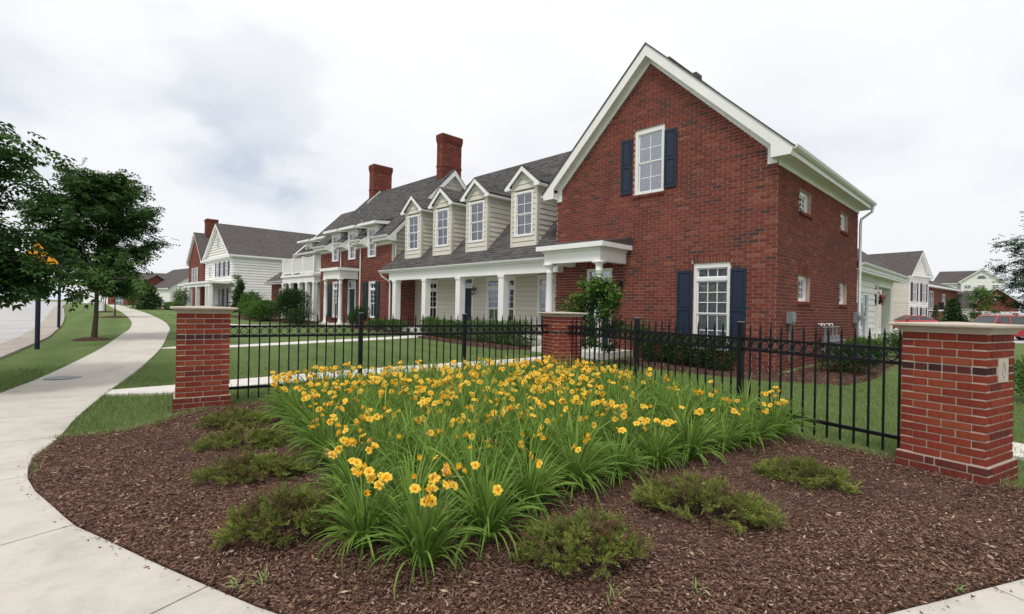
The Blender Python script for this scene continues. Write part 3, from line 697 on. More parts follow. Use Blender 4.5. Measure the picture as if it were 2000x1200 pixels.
for c in DC:
    dm = root('dormer', loc=(c, .10, 0), parent=h2)
    Fd = MF(0.); zb = 3.77; b = .635
    op = [(-.47, .47, 4.14, 5.78)]
    siding(dm, Fd, [(-b, zb), (b, zb), (b, 6.0), (0, 6.49), (-b, 6.0)], op, .19, pr=.026)
    window(dm, Fd, *op[0], rows=(2, 2), cols=2, trim=.075, d=.01, curtain=(.95, .6, .95, .5)[DC.index(c)])
    for sx in (-1, 1):
        M = MRt(b) if sx > 0 else MLf(-b)
        k = 1 if sx > 0 else -1
        P = [(0, zb+.02), (0, 5.95), (2.15*k, 5.95)]
        siding(dm, M, P if sx > 0 else P, [], .19, pr=.026)
        MB().box(sx*b-.055 if sx > 0 else -b-.032, b+.032 if sx > 0 else -b+.055, -.034, .09, zb, 5.95).build('corner_board', SIDB, dm)
        e = sx*.90
        roof_slab(dm, [(0, -.19, 6.72), (e, -.19, 5.99), (e, 2.22, 5.99), (0, 2.95, 6.72)], .03)
        O = (0, -.19, 6.732)
        # shingle tabs on the slope, from eave to ridge
        sl = math.hypot(.9, .73)
        shingle_courses(dm, (e, -.19, 5.99+.01), (0, 1, 0), (-sx*.9, 0, .73), [(0, 0), (2.38, 0), (3.05, sl), (0, sl)])
        P = [(0, 6.69), (0, 6.50), (.62, 5.995), (.62, 5.86), (.86, 5.86), (.90, 5.965)]
        P = [(sx*a, z) for a, z in P]
        MB().prism(Fd, P if sx < 0 else P[::-1], .15, .18).build('rake_trim', WHITE, dm)
        MB().box(min(sx*b, sx*.87), max(sx*b, sx*.87), -.149, 2.0, 5.87, 5.96).build('soffit', WHITE, dm)
        P = [(0, 6.60), (0, 6.44), (.60, 5.95), (.635, 5.95), (.635, 6.09)]; P = [(sx*a, z) for a, z in P]
        MB().prism(Fd, P if sx < 0 else P[::-1], .022, .04).build('frieze', WHITE, dm)
# ------------------------------------------------------------------ the brick townhouse
h3 = root('brick_townhouse', 'two-storey red brick townhouse with dark shutters, two chimneys and three flat-roofed wall dormers', 'house', (*HO, 0), HRZ)
c3 = (-19.54, -21.75, -23.80)
w3 = [(-19.90, -19.14, sn(.85), sn(2.84)), (-24.22, -23.48, sn(.80), sn(2.87)), (-22.17, -21.27, sn(.5), sn(2.87))]
d3 = [(c-.40, c+.40, 4.025, 4.60, 1) for c in c3]
F3 = MF(0.)
brick_wall(h3, F3, [(-25.85, 0), (-17.6, 0), (-17.6, 4.6), (-25.85, 4.6)], w3+d3, 60, lambda t: camdist(F3(t[0], t[2], 0)))
brick_wall(h3, MRt(-17.6), [(0, 0), (1.38, 0), (1.38, 3.05), (0, 3.05)], [])
brick_wall(h3, MRt(-17.6), [(0, 3.05), (.0, 3.05), (.05, 4.6), (0, 4.6)], [])
backing(h3, 'wall', MLf(-25.85), [(-7.2, 0), (0, 0), (0, 4.9), (-3.6, 8.6), (-7.2, 4.9)], [], MATS['beige_siding'])
siding(h3, MRt(-17.6), [(.02, 3.69), (4.41, 8.08), (3.62, 8.62), (.02, 5.02)], [], .2)
MB().box(-17.62, -17.57, -.005, .10, 3.7, 4.98).build('corner_board', SIDB, h3)
for a_, b_ in ((-25.85, -24.40), (-23.20, -22.35), (-21.15, -20.14), (-18.94, -17.6)): MB().prism(F3, [(a_, 4.6), (b_, 4.6), (b_, 4.84), (a_, 4.84)], .0, .03).build('frieze', WHITE, h3)
window(h3, F3, *w3[0], rows=(3, 1), cols=2, transom=.27, curtain=.6, head=.05)
window(h3, F3, *w3[1], rows=(3, 1), cols=2, transom=.27, head=.05)
door(h3, F3, *w3[2], transom=.33)
for a, b in ((-20.42, -19.93), (-19.11, -18.70), (-24.72, -24.25), (-23.45, -23.02)): shutter(h3, F3, a, b, .85, 2.74, DSHUT)
# roof with gable ends
roof_slab(h3, [(-26.15, 3.6, 8.92), (-17.34, 3.6, 8.92), (-17.34, 7.58, 4.94), (-26.15, 7.58, 4.94)], .05)
roof_slab(h3, [(-26.15, 3.6, 8.92), (-17.34, 3.6, 8.92), (-17.34, .62, 5.94), (-26.15, .62, 5.94)], .05)
for a_, b_ in ((-26.15, -24.40), (-23.20, -22.35), (-21.15, -20.14), (-18.94, -17.34)): roof_slab(h3, [(a_, .62, 5.94), (b_, .62, 5.94), (b_, -.38, 4.94), (a_, -.38, 4.94)], .05)
shingle_courses(h3, (-26.15, -.38, 4.955), (1, 0, 0), (0, 1, 1), [(0, 0), (8.81, 0), (8.81, 3.98*L2), (0, 3.98*L2)], 0, holes=[lambda s, t: any(abs(-26.15+s-c) < .6 for c in c3) and t < .9*L2])
gable_trim(h3, MRt(-17.6), 3.6, 8.88, 3.98, 4.92, .30, .22, .26, soff=4.70)
for sg in (1, -1):
    P = [(3.6, 8.74), (3.6, 8.50), (3.6-sg*3.45, 8.50-3.45), (3.6-sg*3.6, 4.9), (3.6-sg*3.6, 5.14)]
    MB().prism(MRt(-17.6), P if sg > 0 else P[::-1], .02, .05).build('frieze', WHITE, h3)
    P = [(3.6, 8.85), (3.6, 8.72), (3.6-sg*3.95, 4.78), (3.6-sg*3.95, 4.90)]
    MB().prism(MRt(-17.6), P if sg > 0 else P[::-1], .05, .22).build('soffit', WHITE, h3)
gable_trim(h3, MLf(-25.85), -3.6, 8.88, 3.98, 4.92, .30, .02, .28, soff=4.70)
for a, b in ((-18.93, -17.4), (-21.15, -20.14), (-23.22, -22.34), (-26.1, -24.4)):
    gutter_x(h3, a, b, -.48, 4.97)
    MB().prism(lambda s, z, d: (a+(b-a)*d, s, z), [(-.38, 4.93), (-.36, 4.74), (0, 4.74), (.0, 4.9)], 0, 1).build('soffit', WHITE, h3)
    sl = [(a-.02, 0.001), (b+.02, 0.001)]
for c in c3:
    dm = root('dormer', loc=(c, 0, 0), parent=h3); b = .50
    window(dm, F3, -.40, .40, 4.03, 5.52, rows=(2, 2), cols=2, d=.03, trim=.07, curtain=0.)
    MB().box(-.58, .58, -.02, 1.0, 5.52, 5.66).box(-.58, -.41, -.02, 1.0, 4.62, 5.519).box(.41, .58, -.02, 1.0, 4.62, 5.519).build('dormer_wall', GREYW, dm)
    MB().hexa([(-.90, -.42, 5.66), (.90, -.42, 5.66), (.90, .8, 5.72), (-.90, .8, 5.72), (-.90, -.42, 5.79), (.90, -.42, 5.79), (.90, .8, 5.90), (-.90, .8, 5.90)]).build('roof_fascia', WHITE, dm)
    MB().hexa([(-.90, -.41, 5.792), (.90, -.41, 5.792), (.90, 1.4, 5.902), (-.90, 1.4, 5.902), (-.88, -.40, 5.81), (.88, -.40, 5.81), (.88, 1.4, 6.25), (-.88, 1.4, 6.25)]).build('roof', ROOF, dm)
    for sx in (-1, 1):    # sloping soffit returns beside the dormer
        MB().prism(MRt(sx*.60), [(-.38, 4.74), (.02, 4.62), (1.0, 5.62), (1.0, 5.9), (-.38, 4.93)] if sx > 0 else [(-.38, 4.74), (.02, 4.62), (1.0, 5.62), (1.0, 5.9), (-.38, 4.93)], -.02, .02).build('trim_board', WHITE, dm)
for x, zt0 in ((-20.72, 4.85), (-23.05, 4.85)): downspout(h3, [(x+.2, -.42, zt0), (x+.1, -.3, 4.72), (x, -.07, 4.55), (x, -.07, .3)], .04)
downspout(h3, [(-17.75, -.42, 4.88), (-17.7, -.3, 4.80), (-17.52, .10, 4.62), (-17.5, .15, 4.5), (-17.5, .15, 4.0)], .035)
chimney(h3, -18.30, -17.80, 3.05, 4.35, 7.9, 10.85); chimney(h3, -25.95, -25.35, 3.15, 4.45, 7.9, 10.75)
MB().hexa([(-25.33, 2.7, 8.0), (-25.30, 2.7, 8.0), (-25.30, 3.6, 8.9), (-25.33, 3.6, 8.9), (-25.33, 2.7, 8.12), (-25.30, 2.7, 8.12), (-25.30, 3.6, 9.02), (-25.33, 3.6, 9.02)]).build('flashing', WHITE, h3)
MB().box(-22.6, -22.45, .9, 1.0, 6.2, 6.45).box(-24.9, -24.8, 1.9, 2.0, 7.2, 7.45).build('vent_pipe', METAL, h3)
p2 = MB().box(-23.20, -20.93, -1.20, -.005, 3.35, 3.50).build('portico', WHITE, h3)
MB().hexa([(-23.15, -1.15, 3.502), (-20.98, -1.15, 3.502), (-20.98, -.015, 3.502), (-23.15, -.015, 3.502), (-23.15, -1.15, 3.51), (-20.98, -1.15, 3.51), (-20.98, -.015, 3.62), (-23.15, -.015, 3.62)]).build('portico_roof', ROOF, p2)
MB().box(-23.05, -21.03, -1.06, -.84, 2.92, 3.349).box(-21.25, -21.03, -.84, -.015, 2.92, 3.349).box(-23.05, -22.83, -.84, -.015, 2.92, 3.349).build('beam', WHITE, p2)
column(p2, -21.14, -.95, .5, 2.92, .105); column(p2, -22.94, -.95, .5, 2.92, .105)
MB().box(-23.2, -20.9, -1.2, -.01, .0, .5).build('step', CONCN, p2)
# ------------------------------------------------------------------ the balcony house
h4 = root('balcony_house', 'house with a white railed balcony over a columned porch, beyond the brick townhouse', 'house', (*HO, 0), HRZ)
F4 = MF(.8)
b4 = [(-30.6, -29.9, .7, 2.8), (-28.9, -28.0, .6, 2.8), (-27.2, -26.5, .7, 2.8)]
siding(h4, F4, [(-31.3, .2), (-26.0, .2), (-26.0, 2.9), (-31.3, 2.9)], b4, .2, joined=True)
for q in b4: window(h4, F4, *q, rows=(3, 1), cols=2, transom=.25, d=.0)
u4 = [(-27.6, -26.8, 3.5, 5.3), (-30.2, -29.4, 3.6, 4.9)]
siding(h4, F4, [(-31.3, 3.35), (-26.0, 3.35), (-26.0, 5.0), (-31.3, 5.0)], u4, .2, joined=True)
for q in u4: window(h4, F4, q[0], q[1], q[2], min(q[3], 5.0), rows=(2, 2), cols=2, d=.0)
for ye in (.42, 7.2): roof_slab(h4, [(-31.3, 3.8, 8.25), (-26.1, 3.8, 8.25), (-26.1, ye, 4.9), (-31.3, ye, 4.9)], .05)
backing(h4, 'wall', MLf(-31.2), [(-7.0, .2), (-.8, .2), (-.8, 5.0), (-3.8, 8.1), (-7.0, 5.0)], [], MATS['beige_siding'])
gable_trim(h4, MLf(-31.2), -3.8, 8.22, 3.4, 4.9, .25, .02, .25, soff=4.7)
gutter_x(h4, -31.3, -26.1, .32, 4.95)
for c in (-27.35, -29.7):
    dm = root('dormer', loc=(c, .8, 0), parent=h4)
    window(dm, MF(0), -.36, .36, 5.02, 5.55, rows=(2,), cols=2, d=.03, trim=.07)
    MB().box(-.55, .55, -.02, 1.0, 5.56, 5.68).box(-.55, -.37, -.02, 1., 4.9, 5.559).box(.37, .55, -.02, 1., 4.9, 5.559).build('dormer_wall', GREYW, dm)
    MB().hexa([(-.95, -.45, 5.68), (.95, -.45, 5.68), (.95, 1.0, 5.72), (-.95, 1.0, 5.72), (-.95, -.45, 5.80), (.95, -.45, 5.80), (.95, 1.0, 5.95), (-.95, 1.0, 5.95)]).build('roof_fascia', WHITE, dm)
bc = MB().box(-31.35, -25.95, -.42, .79, 3.28, 3.42).box(-31.25, -26.02, -.34, -.16, 2.90, 3.279).box(-26.2, -26.02, -.16, .79, 2.90, 3.279).build('balcony', WHITE, h4)
for x in (-31.2, -29.9, -28.4, -27.2, -26.12): column(bc, x, -.24, .45, 2.90, .11, True)
MB().box(-31.3, -26.0, -.3, .79, 0, .45).build('porch_floor', CONCN, h4)
rl = MB(); 
for x in (-31.22, -29.55, -27.85, -26.10): rl.box(x-.06, x+.06, -.36, -.24, 3.42, 4.50); rl.box(x-.08, x+.08, -.38, -.22, 4.50, 4.54)
rl.box(-31.2, -26.1, -.335, -.265, 4.38, 4.44); rl.box(-31.2, -26.1, -.325, -.275, 3.52, 3.57); rl.box(-26.135, -26.065, -.3, .78, 4.38, 4.44); rl.box(-26.135, -26.065, -.3, .78, 3.52, 3.57)
rl.build('railing', WHITE, bc)
me = MB().box(-.02, .02, -.02, .02, 0, .81).mesh('baluster', WHITE)
for k in range(48): link('baluster', me, bc, (-31.1+k*.104, -.30, 3.57))
for k in range(9): link('baluster', me, bc, (-26.10, -.2+k*.11, 3.57))
# low brick part with its hipped roof
brick_wall(h4, MF(.3), [(-35.2, .2), (-31.5, .2), (-31.5, 2.95), (-35.2, 2.95)], [(-33.6, -33.0, 1.0, 2.6, 1)])
window(h4, MF(.3), -33.6, -33.0, 1.0, 2.6, rows=(3, 1), cols=2, d=.0)
backing(h4, 'wall', MRt(-31.5), [(.3, .2), (4, .2), (4, 2.95), (.3, 2.95)], [], FARBR)
backing(h4, 'wall', MLf(-35.2), [(-6, .2), (-.3, .2), (-.3, 2.95), (-6, 2.95)], [], SIDB)
roof_slab(h4, [(-35.6, -.1, 3.1), (-31.1, -.1, 3.1), (-31.1, 3.4, 6.2), (-32.6, 3.4, 6.2)]); roof_slab(h4, [(-35.6, -.1, 3.1), (-32.6, 3.4, 6.2), (-32.6, 6, 6.2), (-35.6, 8, 3.1)])
gutter_x(h4, -35.6, -31.1, -.2, 3.12); MB().box(-35.5, -31.2, -.1, .29, 2.93, 2.99).build('soffit', WHITE, h4)
# ------------------------------------------------------------------ houses further along the street
def simple_gable(par, x0, x1, y0, y1, zb, ze, zr, wallmat, axis='y', gables=True, oh=.3, sid=None, trim=True):
    """axis: direction of the ridge (local)"""
    if axis == 'y':
        cx = (x0+x1)/2
        Mf, Mb = MF(y0), lambda s, z, d: (-s, y1+d, z)
        gf = [(x0, zb), (x1, zb), (x1, ze), (cx, zr), (x0, ze)]
        if sid: siding(par, Mf, gf, sid.get('f', []), .2, wallmat, joined=True)
        else: backing(par, 'wall', Mf, gf, [], wallmat)
        backing(par, 'wall', Mb, [(-x1, zb), (-x0, zb), (-x0, ze), (-cx, zr), (-x1, ze)], [], wallmat)
        for M, a, b in ((MRt(x1), y0, y1), (MLf(x0), -y1, -y0)):
            g = [(a, zb), (b, zb), (b, ze), (a, ze)]
            if sid: siding(par, M, g, [], .2, wallmat, joined=True)
            else: backing(par, 'wall', M, g, [], wallmat)
        hwd = (x1-x0)/2+oh; m = (zr-ze)/((x1-x0)/2)
        for sg in (-1, 1): roof_slab(par, [(cx, y0-oh, zr+.1), (cx+sg*hwd, y0-oh, zr+.1-m*hwd), (cx+sg*hwd, y1+oh, zr+.1-m*hwd), (cx, y1+oh, zr+.1)])
        if trim:
            gable_trim(par, Mf, cx, zr+.06, hwd, zr+.06-m*hwd, .24, .02, oh-.02, soff=zr-.12-m*hwd)
            MB().box(x1, x1+oh-.02, y0-.01, y1, zr-.16-m*hwd, zr-.02-m*hwd).box(x1+oh-.03, x1+oh+.05, y0-oh, y1+oh, zr-.06-m*hwd, zr+.07-m*hwd).build('gutter', GUTT, par)
    else:
        cy = (y0+y1)/2
        for M, a, b in ((MRt(x1), y0, y1), (MLf(x0), -y1, -y0)):
            backing(par, 'wall', M, [(a, zb), (b, zb), (b, ze), ((a+b)/2, zr), (a, ze)], [], wallmat)
        backing(par, 'wall', MF(y0), [(x0, zb), (x1, zb), (x1, ze), (x0, ze)], [], wallmat)
        hwd = (y1-y0)/2+oh; m = (zr-ze)/((y1-y0)/2)
        for sg in (-1, 1): roof_slab(par, [(x0-oh, cy, zr+.1), (x1+oh, cy, zr+.1), (x1+oh, cy+sg*hwd, zr+.1-m*hwd), (x0-oh, cy+sg*hwd, zr+.1-m*hwd)])
        if trim: MB().box(x0-oh, x1+oh, y0-oh-.06, y0-oh+.03, zr-.06-m*hwd, zr+.07-m*hwd).box(x0, x1, y0-oh+.03, y0, zr-.2-m*hwd, zr-.1-m*hwd).build('gutter', GUTT, par)
def far_window(par, M_, s0, s1, z0, z1, sh=None, rows=2):
    M = lambda s, z, d: M_(s, z, d+.07)
    w_ = MB(); t = .07
    for q in ((s0, s0+t, z0, z1), (s1-t, s1, z0, z1), (s0+t, s1-t, z0, z0+t), (s0+t, s1-t, z1-t, z1), (s0+t, s1-t, (z0+z1)/2-.03, (z0+z1)/2+.03), ((s0+s1)/2-.02, (s0+s1)/2+.02, z0+t, z1-t)): w_.mbox(M, *q, 0, .045)
    o = w_.build('window', VINYL, par); MB().mbox(M, s0+t, s1-t, z0+t, z1-t, .0, .012).build('pane', FPANE, o)
    if sh:
        for a, b in ((s0-.42, s0-.03), (s1+.03, s1+.42)): MB().mbox(M, a, b, z0, z1, .01, .05).build('shutter', sh, par)
FPANE = mat('far_glass', (.10, .12, .15), .08, .05, 1, spec=.8)
g6 = .55
h6 = root('white_house', 'large white sided two-storey house with a grey gabled roof, further along the walk', 'house', (*HO, 0), HRZ)
siding(h6, MRt(-51.2), [(1.9, g6), (15, g6), (15, 6.35), (1.9, 6.35)], [], .27, SIDW, pr=.09)
siding(h6, MF(1.9), [(-61.6, g6), (-51.2, g6), (-51.2, 6.35), (-56.4, 9.9), (-61.6, 6.35)], [], .27, SIDW, pr=.09)
for sg in (-1, 1): roof_slab(h6, [(-56.4, 1.5, 10.05), (-56.4+sg*5.55, 1.5, 6.27), (-56.4+sg*5.55, 15.3, 6.27), (-56.4, 15.3, 10.05)])
gable_trim(h6, MF(1.9), -56.4, 9.98, 5.5, 6.24, .28, .02, .38, soff=6.05)
MB().box(-61.6, -51.2, 1.6, 1.89, 6.15, 6.4).build('cornice', WHITE, h6); MB().box(-51.19, -50.85, 1.6, 15, 6.12, 6.22).box(-50.9, -50.78, 1.5, 15.2, 6.2, 6.36).build('gutter', GUTT, h6)
M6 = MF(1.9)
for x in (-52.9, -54.6, -56.3): far_window(h6, M6, x-.45, x+.45, 4.3, 5.8, SHUT)
far_window(h6, M6, -59.8, -59.0, 4.4, 5.6); far_window(h6, M6, -56.8, -56.0, 7.4, 8.5)
for x in (-53.1, -54.8): far_window(h6, M6, x-.42, x+.42, 1.2, 3.0, SHUT)
p6 = MB().box(-62.5, -51.0, -.2, 1.88, 3.45, 3.65).box(-62.4, -51.1, -.1, .1, 3.15, 3.449).build('portico', WHITE, h6)
for x in (-51.3, -52.3, -56.2, -59.5, -62.2): column(p6, x, 0.0, g6, 3.15, .17, True)
h6b = root('far_brick_house', 'tall red brick gable-fronted house with one chimney, behind the white house', 'house', (*HO, 0), HRZ)
simple_gable(h6b, -71.5, -64.2, 2.2, 12, g6, 6.6, 10.1, FARBR, 'y'); backing(h6b, 'wall', MF(2.6), [(-64.2, g6), (-61.6, g6), (-61.6, 6.3), (-64.2, 6.3)], [], SIDW)
for x in (-66.6, -67.8, -69.0): far_window(h6b, MF(2.2), x-.35, x+.35, 4.0, 5.8)
chimney(h6b, -68.4, -67.2, 3.2, 4.4, 8.2, 12.0)
MB().box(-66, -62, 0, 2.1, 3.4, 3.6).box(-65.9, -65.6, .05, .35, g6, 3.4).box(-64.3, -64, .05, .35, g6, 3.4).build('portico', WHITE, h6b)
def at_px_house(name, label, X, Y, rz, z=0): return root(name, label, 'house', (X, Y, z), rz)
fl = root('garage_block', 'low garage building with a wide grey roof behind the round street tree', 'building', (-60.0, 86, 0.3), R(-40))
simple_gable(fl, -5, 11, -2, 8, 0, 3.5, 7.0, SIDW, 'x')
fl2 = root('red_garage', 'small red brick garage with a white door, left of the grey-roofed garages', 'building', (-63.5, 84, .3), R(-30))
simple_gable(fl2, -4, 3, -2, 6, 0, 3.0, 5.6, FARBR, 'x'); far_window(fl2, MF(-2), -1, 1.6, .3, 2.2)
for (nm, lb, X, Y, rz, s_, m_) in (('distant_house', 'distant grey-roofed house beyond the far crossing street, left of the street sign', -88, 118, .2, 9, SIDW), ('distant_house', 'distant brick house at the end of the lawn, seen under the round street tree', -66, 125, -.3, 8, FARBR)):
    q = root(nm, lb, 'house', (X, Y, .6), rz); simple_gable(q, -s_, s_, -4, 5, 0, 4.2, 7.6, m_, 'x')
# ------------------------------------------------------------------ rear wing and the houses on the right
h7 = root('rear_porch_wing', 'low white sided rear wing with a corner porch, behind the brick gable house', 'house', (*HO, 0), HRZ)
w7 = [(10.35, 11.45, .45, 2.38)]
siding(h7, MRt(-.3), [(8.08, 0), (12.7, 0), (12.7, 3.15), (8.08, 3.15)], w7, .24, SIDW)
window(h7, MRt(-.3), 10.35, 11.45, .45, 2.38, rows=(2, 1), cols=2, d=.0)
siding(h7, MRt(-3.0), [(12.7, 0), (16.4, 0), (16.4, 3.1), (12.7, 3.1)], [], .24, SIDB, joined=True)
MB().prism(lambda s, z, d: (-s, 12.7+d, z), [(.3, 0), (3, 0), (3, 3.1), (.3, 3.1)], 0, .02).build('wall', SIDW, h7)
siding(h7, MRt(-2.99), [(16.4, 0), (16.5, 0), (16.5, 3.1), (16.4, 3.1)], [], .24, SIDB, joined=True)
MB().box(-.55, -.28, 12.7, 16.6, 2.75, 3.149).box(-3.0, -.5, 16.35, 16.6, 2.75, 3.149).build('beam', WHITE, h7)
MB().box(-.60, -.26, 16.0, 16.62, 0, 2.749).build('column', GREYW, h7)
MB().box(-3, -.3, 12.75, 16.6, 3.05, 3.09).build('ceiling', WHITE, h7)
MB().box(-.28, .12, 8.1, 17.5, 3.10, 3.16).box(-.3, -.26, 8.1, 16.6, 2.95, 3.099).build('soffit', WHITE, h7)
MB().box(.08, .12, 8.1, 17.5, 3.05, 3.30).build('fascia', WHITE, h7); gutter_y(h7, 8.1, 17.4, .23, 3.36)
roof_slab(h7, [(.12, 8.1, 3.33), (.12, 17.4, 3.33), (-4.4, 12.9, 7.1), (-4.4, 8.1, 7.1)]); roof_slab(h7, [(.12, 17.4, 3.33), (-8.9, 17.4, 3.33), (-4.4, 12.9, 7.1)])
downspout(h7, [(.15, 12.95, 3.2), (.12, 12.9, 3.1), (-.2, 12.78, 2.95), (-.22, 12.78, .1)], .04)
MB().box(-.28, -.05, 8.6, 9.35, 1.1, 1.95).build('meter_cabinet', METAL, h7)
for y in (8.72, 8.85): MB().tube([(-.2, y, 1.1), (-.2, y, 0)], .035, 6).build('conduit', GUTT, h7)
h8 = root('white_gable_house', 'two-storey white house with a steep front gable and maroon shutters, beyond the parked sedan', 'house', (42.72, 54, 0), math.atan2(.555, .832))
F8 = MF(0.); MAR = mat('maroon_paint', (.06, .012, .018), .6, .1, 5)
siding(h8, F8, [(0, 0), (5.6, 0), (5.6, 6.0), (2.8, 8.5), (0, 6.0)], [], .24, SIDW, pr=.05)
siding(h8, MF(2.0), [(-9, 0), (0, 0), (0, 5.9), (-9, 5.9)], [], .24, SIDB, pr=.08)
siding(h8, MLf(0), [(-2, 0), (0, 0), (0, 6), (-2, 6)], [], .24, SIDB, joined=True, pr=.05); backing(h8, 'wall', MRt(5.6), [(0, 0), (14, 0), (14, 6), (0, 6)], [], SIDW)
for sg in (-1, 1): roof_slab(h8, [(2.8, -.35, 8.75), (2.8+sg*3.2, -.35, 5.85), (2.8+sg*3.2, 8, 5.85), (2.8, 8, 8.75)])
gable_trim(h8, F8, 2.8, 8.70, 3.2, 5.85, .28, .02, .33, soff=5.7); MB().box(-.1, 5.7, -.32, -.01, 5.85, 6.05).build('cornice', WHITE, h8)
roof_slab(h8, [(-12, 1.6, 5.85), (3, 1.6, 5.85), (3, 6.5, 9.2), (-12, 6.5, 9.2)]); roof_slab(h8, [(-12, 11.5, 5.85), (3, 11.5, 5.85), (3, 6.5, 9.2), (-12, 6.5, 9.2)])
for x in (1.35, 4.05):
    far_window(h8, F8, x-.55, x+.55, 3.15, 5.15, MAR); far_window(h8, F8, x-.55, x+.55, .75, 2.5, MAR)
chimney(h8, -5.2, -3.8, 5.9, 7.0, 8.5, 10.6)
for x in (-1.6, -3.0): MB().box(x-.25, x+.25, 4.4, 4.8, 7.95, 8.15).build('vent', ROOF, h8)
for x in (-6.3, -7.4, -7.0): MB().tube([(x, 5.2, 8.3), (x, 5.2, 9.2)], .12, 6).build('vent_pipe', METAL, h8)
h9 = root('hip_roof_house', 'two-storey red brick house with a low hipped roof and a small black balcony', 'house', (51.3, 62, 0), R(39))
F9 = MF(0.)
backing(h9, 'wall', F9, [(-4, 0), (17, 0), (17, 5.2), (-4, 5.2)], [], FARBR); backing(h9, 'wall', MRt(17), [(0, 0), (10, 0), (10, 5.2), (0, 5.2)], [], FARBR)
roof_slab(h9, [(-4.4, -.5, 5.35), (17.5, -.5, 5.35), (12, 5, 7.9), (-4.4, 5, 7.9)]); roof_slab(h9, [(17.5, -.5, 5.35), (17.5, 10.5, 5.35), (12, 5, 7.9)])
roof_slab(h9, [(-4, 1.2, 8.6), (1.6, 1.2, 8.6), (.2, 1.2, 7.0), (-4, 0.8, 6.6)]); MB().box(-4.5, 17.6, -.62, -.45, 5.15, 5.38).box(-4.4, 17.4, -.45, 0, 5.15, 5.2).build('gutter', GUTT, h9)
for q in ((.7, 2.6, 2.5, 4.7), (7.4, 9.0, 2.9, 4.5), (.8, 2.6, 0, 2.0), (-3.2, -2.0, 2.4, 4.6)): far_window(h9, F9, *q)
bk = MB().box(.6, 3.4, -1.0, 0, 2.2, 2.36).build('balcony', WHITE, h9); rb = MB(); rb.box(.6, 3.4, -1.0, -.96, 3.25, 3.3)
for k in range(15): rb.box(.6+k*.2, .63+k*.2, -1.0, -.97, 2.36, 3.26)
rb.build('railing', BLACK, bk)
h10 = root('far_white_house', 'far white house with a wide front gable and a half-round attic window', 'house', (85, 95, 0), R(-42))
siding(h10, MF(0.), [(0, 0), (5.7, 0), (5.7, 8.2), (2.85, 10.3), (0, 8.2)], [], .25, SIDW, joined=True)
for sg in (-1, 1): roof_slab(h10, [(2.85, -.4, 10.6), (2.85+sg*3.3, -.4, 8.15), (2.85+sg*3.3, 8, 8.15), (2.85, 8, 10.6)])
gable_trim(h10, MF(0.), 2.85, 10.55, 3.3, 8.15, .25, .02, .36, soff=8.0)
backing(h10, 'wall', MF(1.5), [(-4, 0), (0, 0), (0, 7.9), (-4, 7.9)], [], SIDW); backing(h10, 'wall', MRt(5.7), [(0, 0), (8, 0), (8, 8.2), (0, 8.2)], [], SIDW)
roof_slab(h10, [(-4.3, 1.1, 8.0), (1, 1.1, 8.0), (2.6, 4.2, 10.5), (-3.2, 4.2, 10.5)])
hw2 = MB(); hw2.prism(MF(0.), [(2.85+.62*math.cos(t*math.pi/10), 8.7+.6*math.sin(t*math.pi/10)) for t in range(11)], .03, .06); hw2.build('window', FPANE, h10)
for x in (.95, 2.85, 4.75): far_window(h10, MF(0.), x-.5, x+.5, 6.9, 7.55)
h11 = root('brick_garage', 'single-storey red brick garage gable with a round window, behind the red parked car', 'building', (64.8, 70, 0), R(-40))
backing(h11, 'wall', MF(0.), [(0, 0), (4.2, 0), (4.2, 3.6), (2.1, 5.35), (0, 3.6)], [], FARBR)
backing(h11, 'wall', MRt(4.2), [(0, 0), (7, 0), (7, 3.6), (0, 3.6)], [], FARBR)
for sg in (-1, 1): roof_slab(h11, [(2.1, -.3, 5.7), (2.1+sg*2.45, -.3, 3.6), (2.1+sg*2.45, 7, 3.6), (2.1, 7, 5.7)])
gable_trim(h11, MF(0.), 2.1, 5.65, 2.45, 3.6, .2, .02, .28, soff=3.45)
rw = MB(); rw.tube([MF(0.)(2.1+.30*math.cos(t*math.pi/8), 4.25+.36*math.sin(t*math.pi/8), .05) for t in range(17)], .06, 6, cap=False); rwo = rw.build('round_window', VINYL, h11)
MB().prism(MF(0.), [(2.1+.27*math.cos(t*math.pi/8), 4.25+.33*math.sin(t*math.pi/8)) for t in range(16)], .01, .04).build('pane', FPANE, rwo); MB().mbox(MF(0.), 2.07, 2.13, 3.92, 4.58, .04, .06).mbox(MF(0.), 1.83, 2.37, 4.22, 4.28, .04, .06).build('muntin', VINYL, rwo)
roof_slab(h11, [(-2.2, .4, 2.85), (1.4, .4, 2.85), (1.4, 3.2, 5.35), (-2.2, 3.2, 5.35)]); backing(h11, 'wall', MF(.7), [(-2.0, 0), (0, 0), (0, 2.85), (-2, 2.85)], [], SIDW)
MB().mbox(MF(0.), 0, 4.2, 2.2, 2.35, 0, .05).mbox(MF(0.), .5, 3.7, 0, 2.2, .01, .04).build('garage_door', VINYL, h11)
# ------------------------------------------------------------------ ground
def grid_ground():
    def ax(a, b, fine0, fine1, st):
        xs = list(np.arange(fine0, fine1+1e-6, st)); x = fine1; d = st
        while x < b: d *= 1.25; x += d; xs.append(x)
        x = fine0; d = st
        while x > a: d *= 1.25; x -= d; xs.insert(0, x)
        return np.array(xs)
    X = ax(-3000, 3000, -40, 30, .5); Y = ax(-300, 4000, -4, 60, .5); nx, ny = len(X), len(Y)
    gx, gy = np.meshgrid(X, Y); V = np.stack([gx.ravel(), gy.ravel(), zt(gx, gy).ravel()], 1)
    V[:, 2] -= .02*(np.hypot(V[:, 0], V[:, 1]) < 14)
    i = np.arange(ny-1)[:, None]*nx+np.arange(nx-1)[None]; i = i.ravel(); Fq = np.stack([i, i+1, i+nx+1, i+nx], 1)
    return link('lawn', arr_mesh('lawn', V, Fq, np.full(len(Fq), .5), LAWN, True), kind='structure')
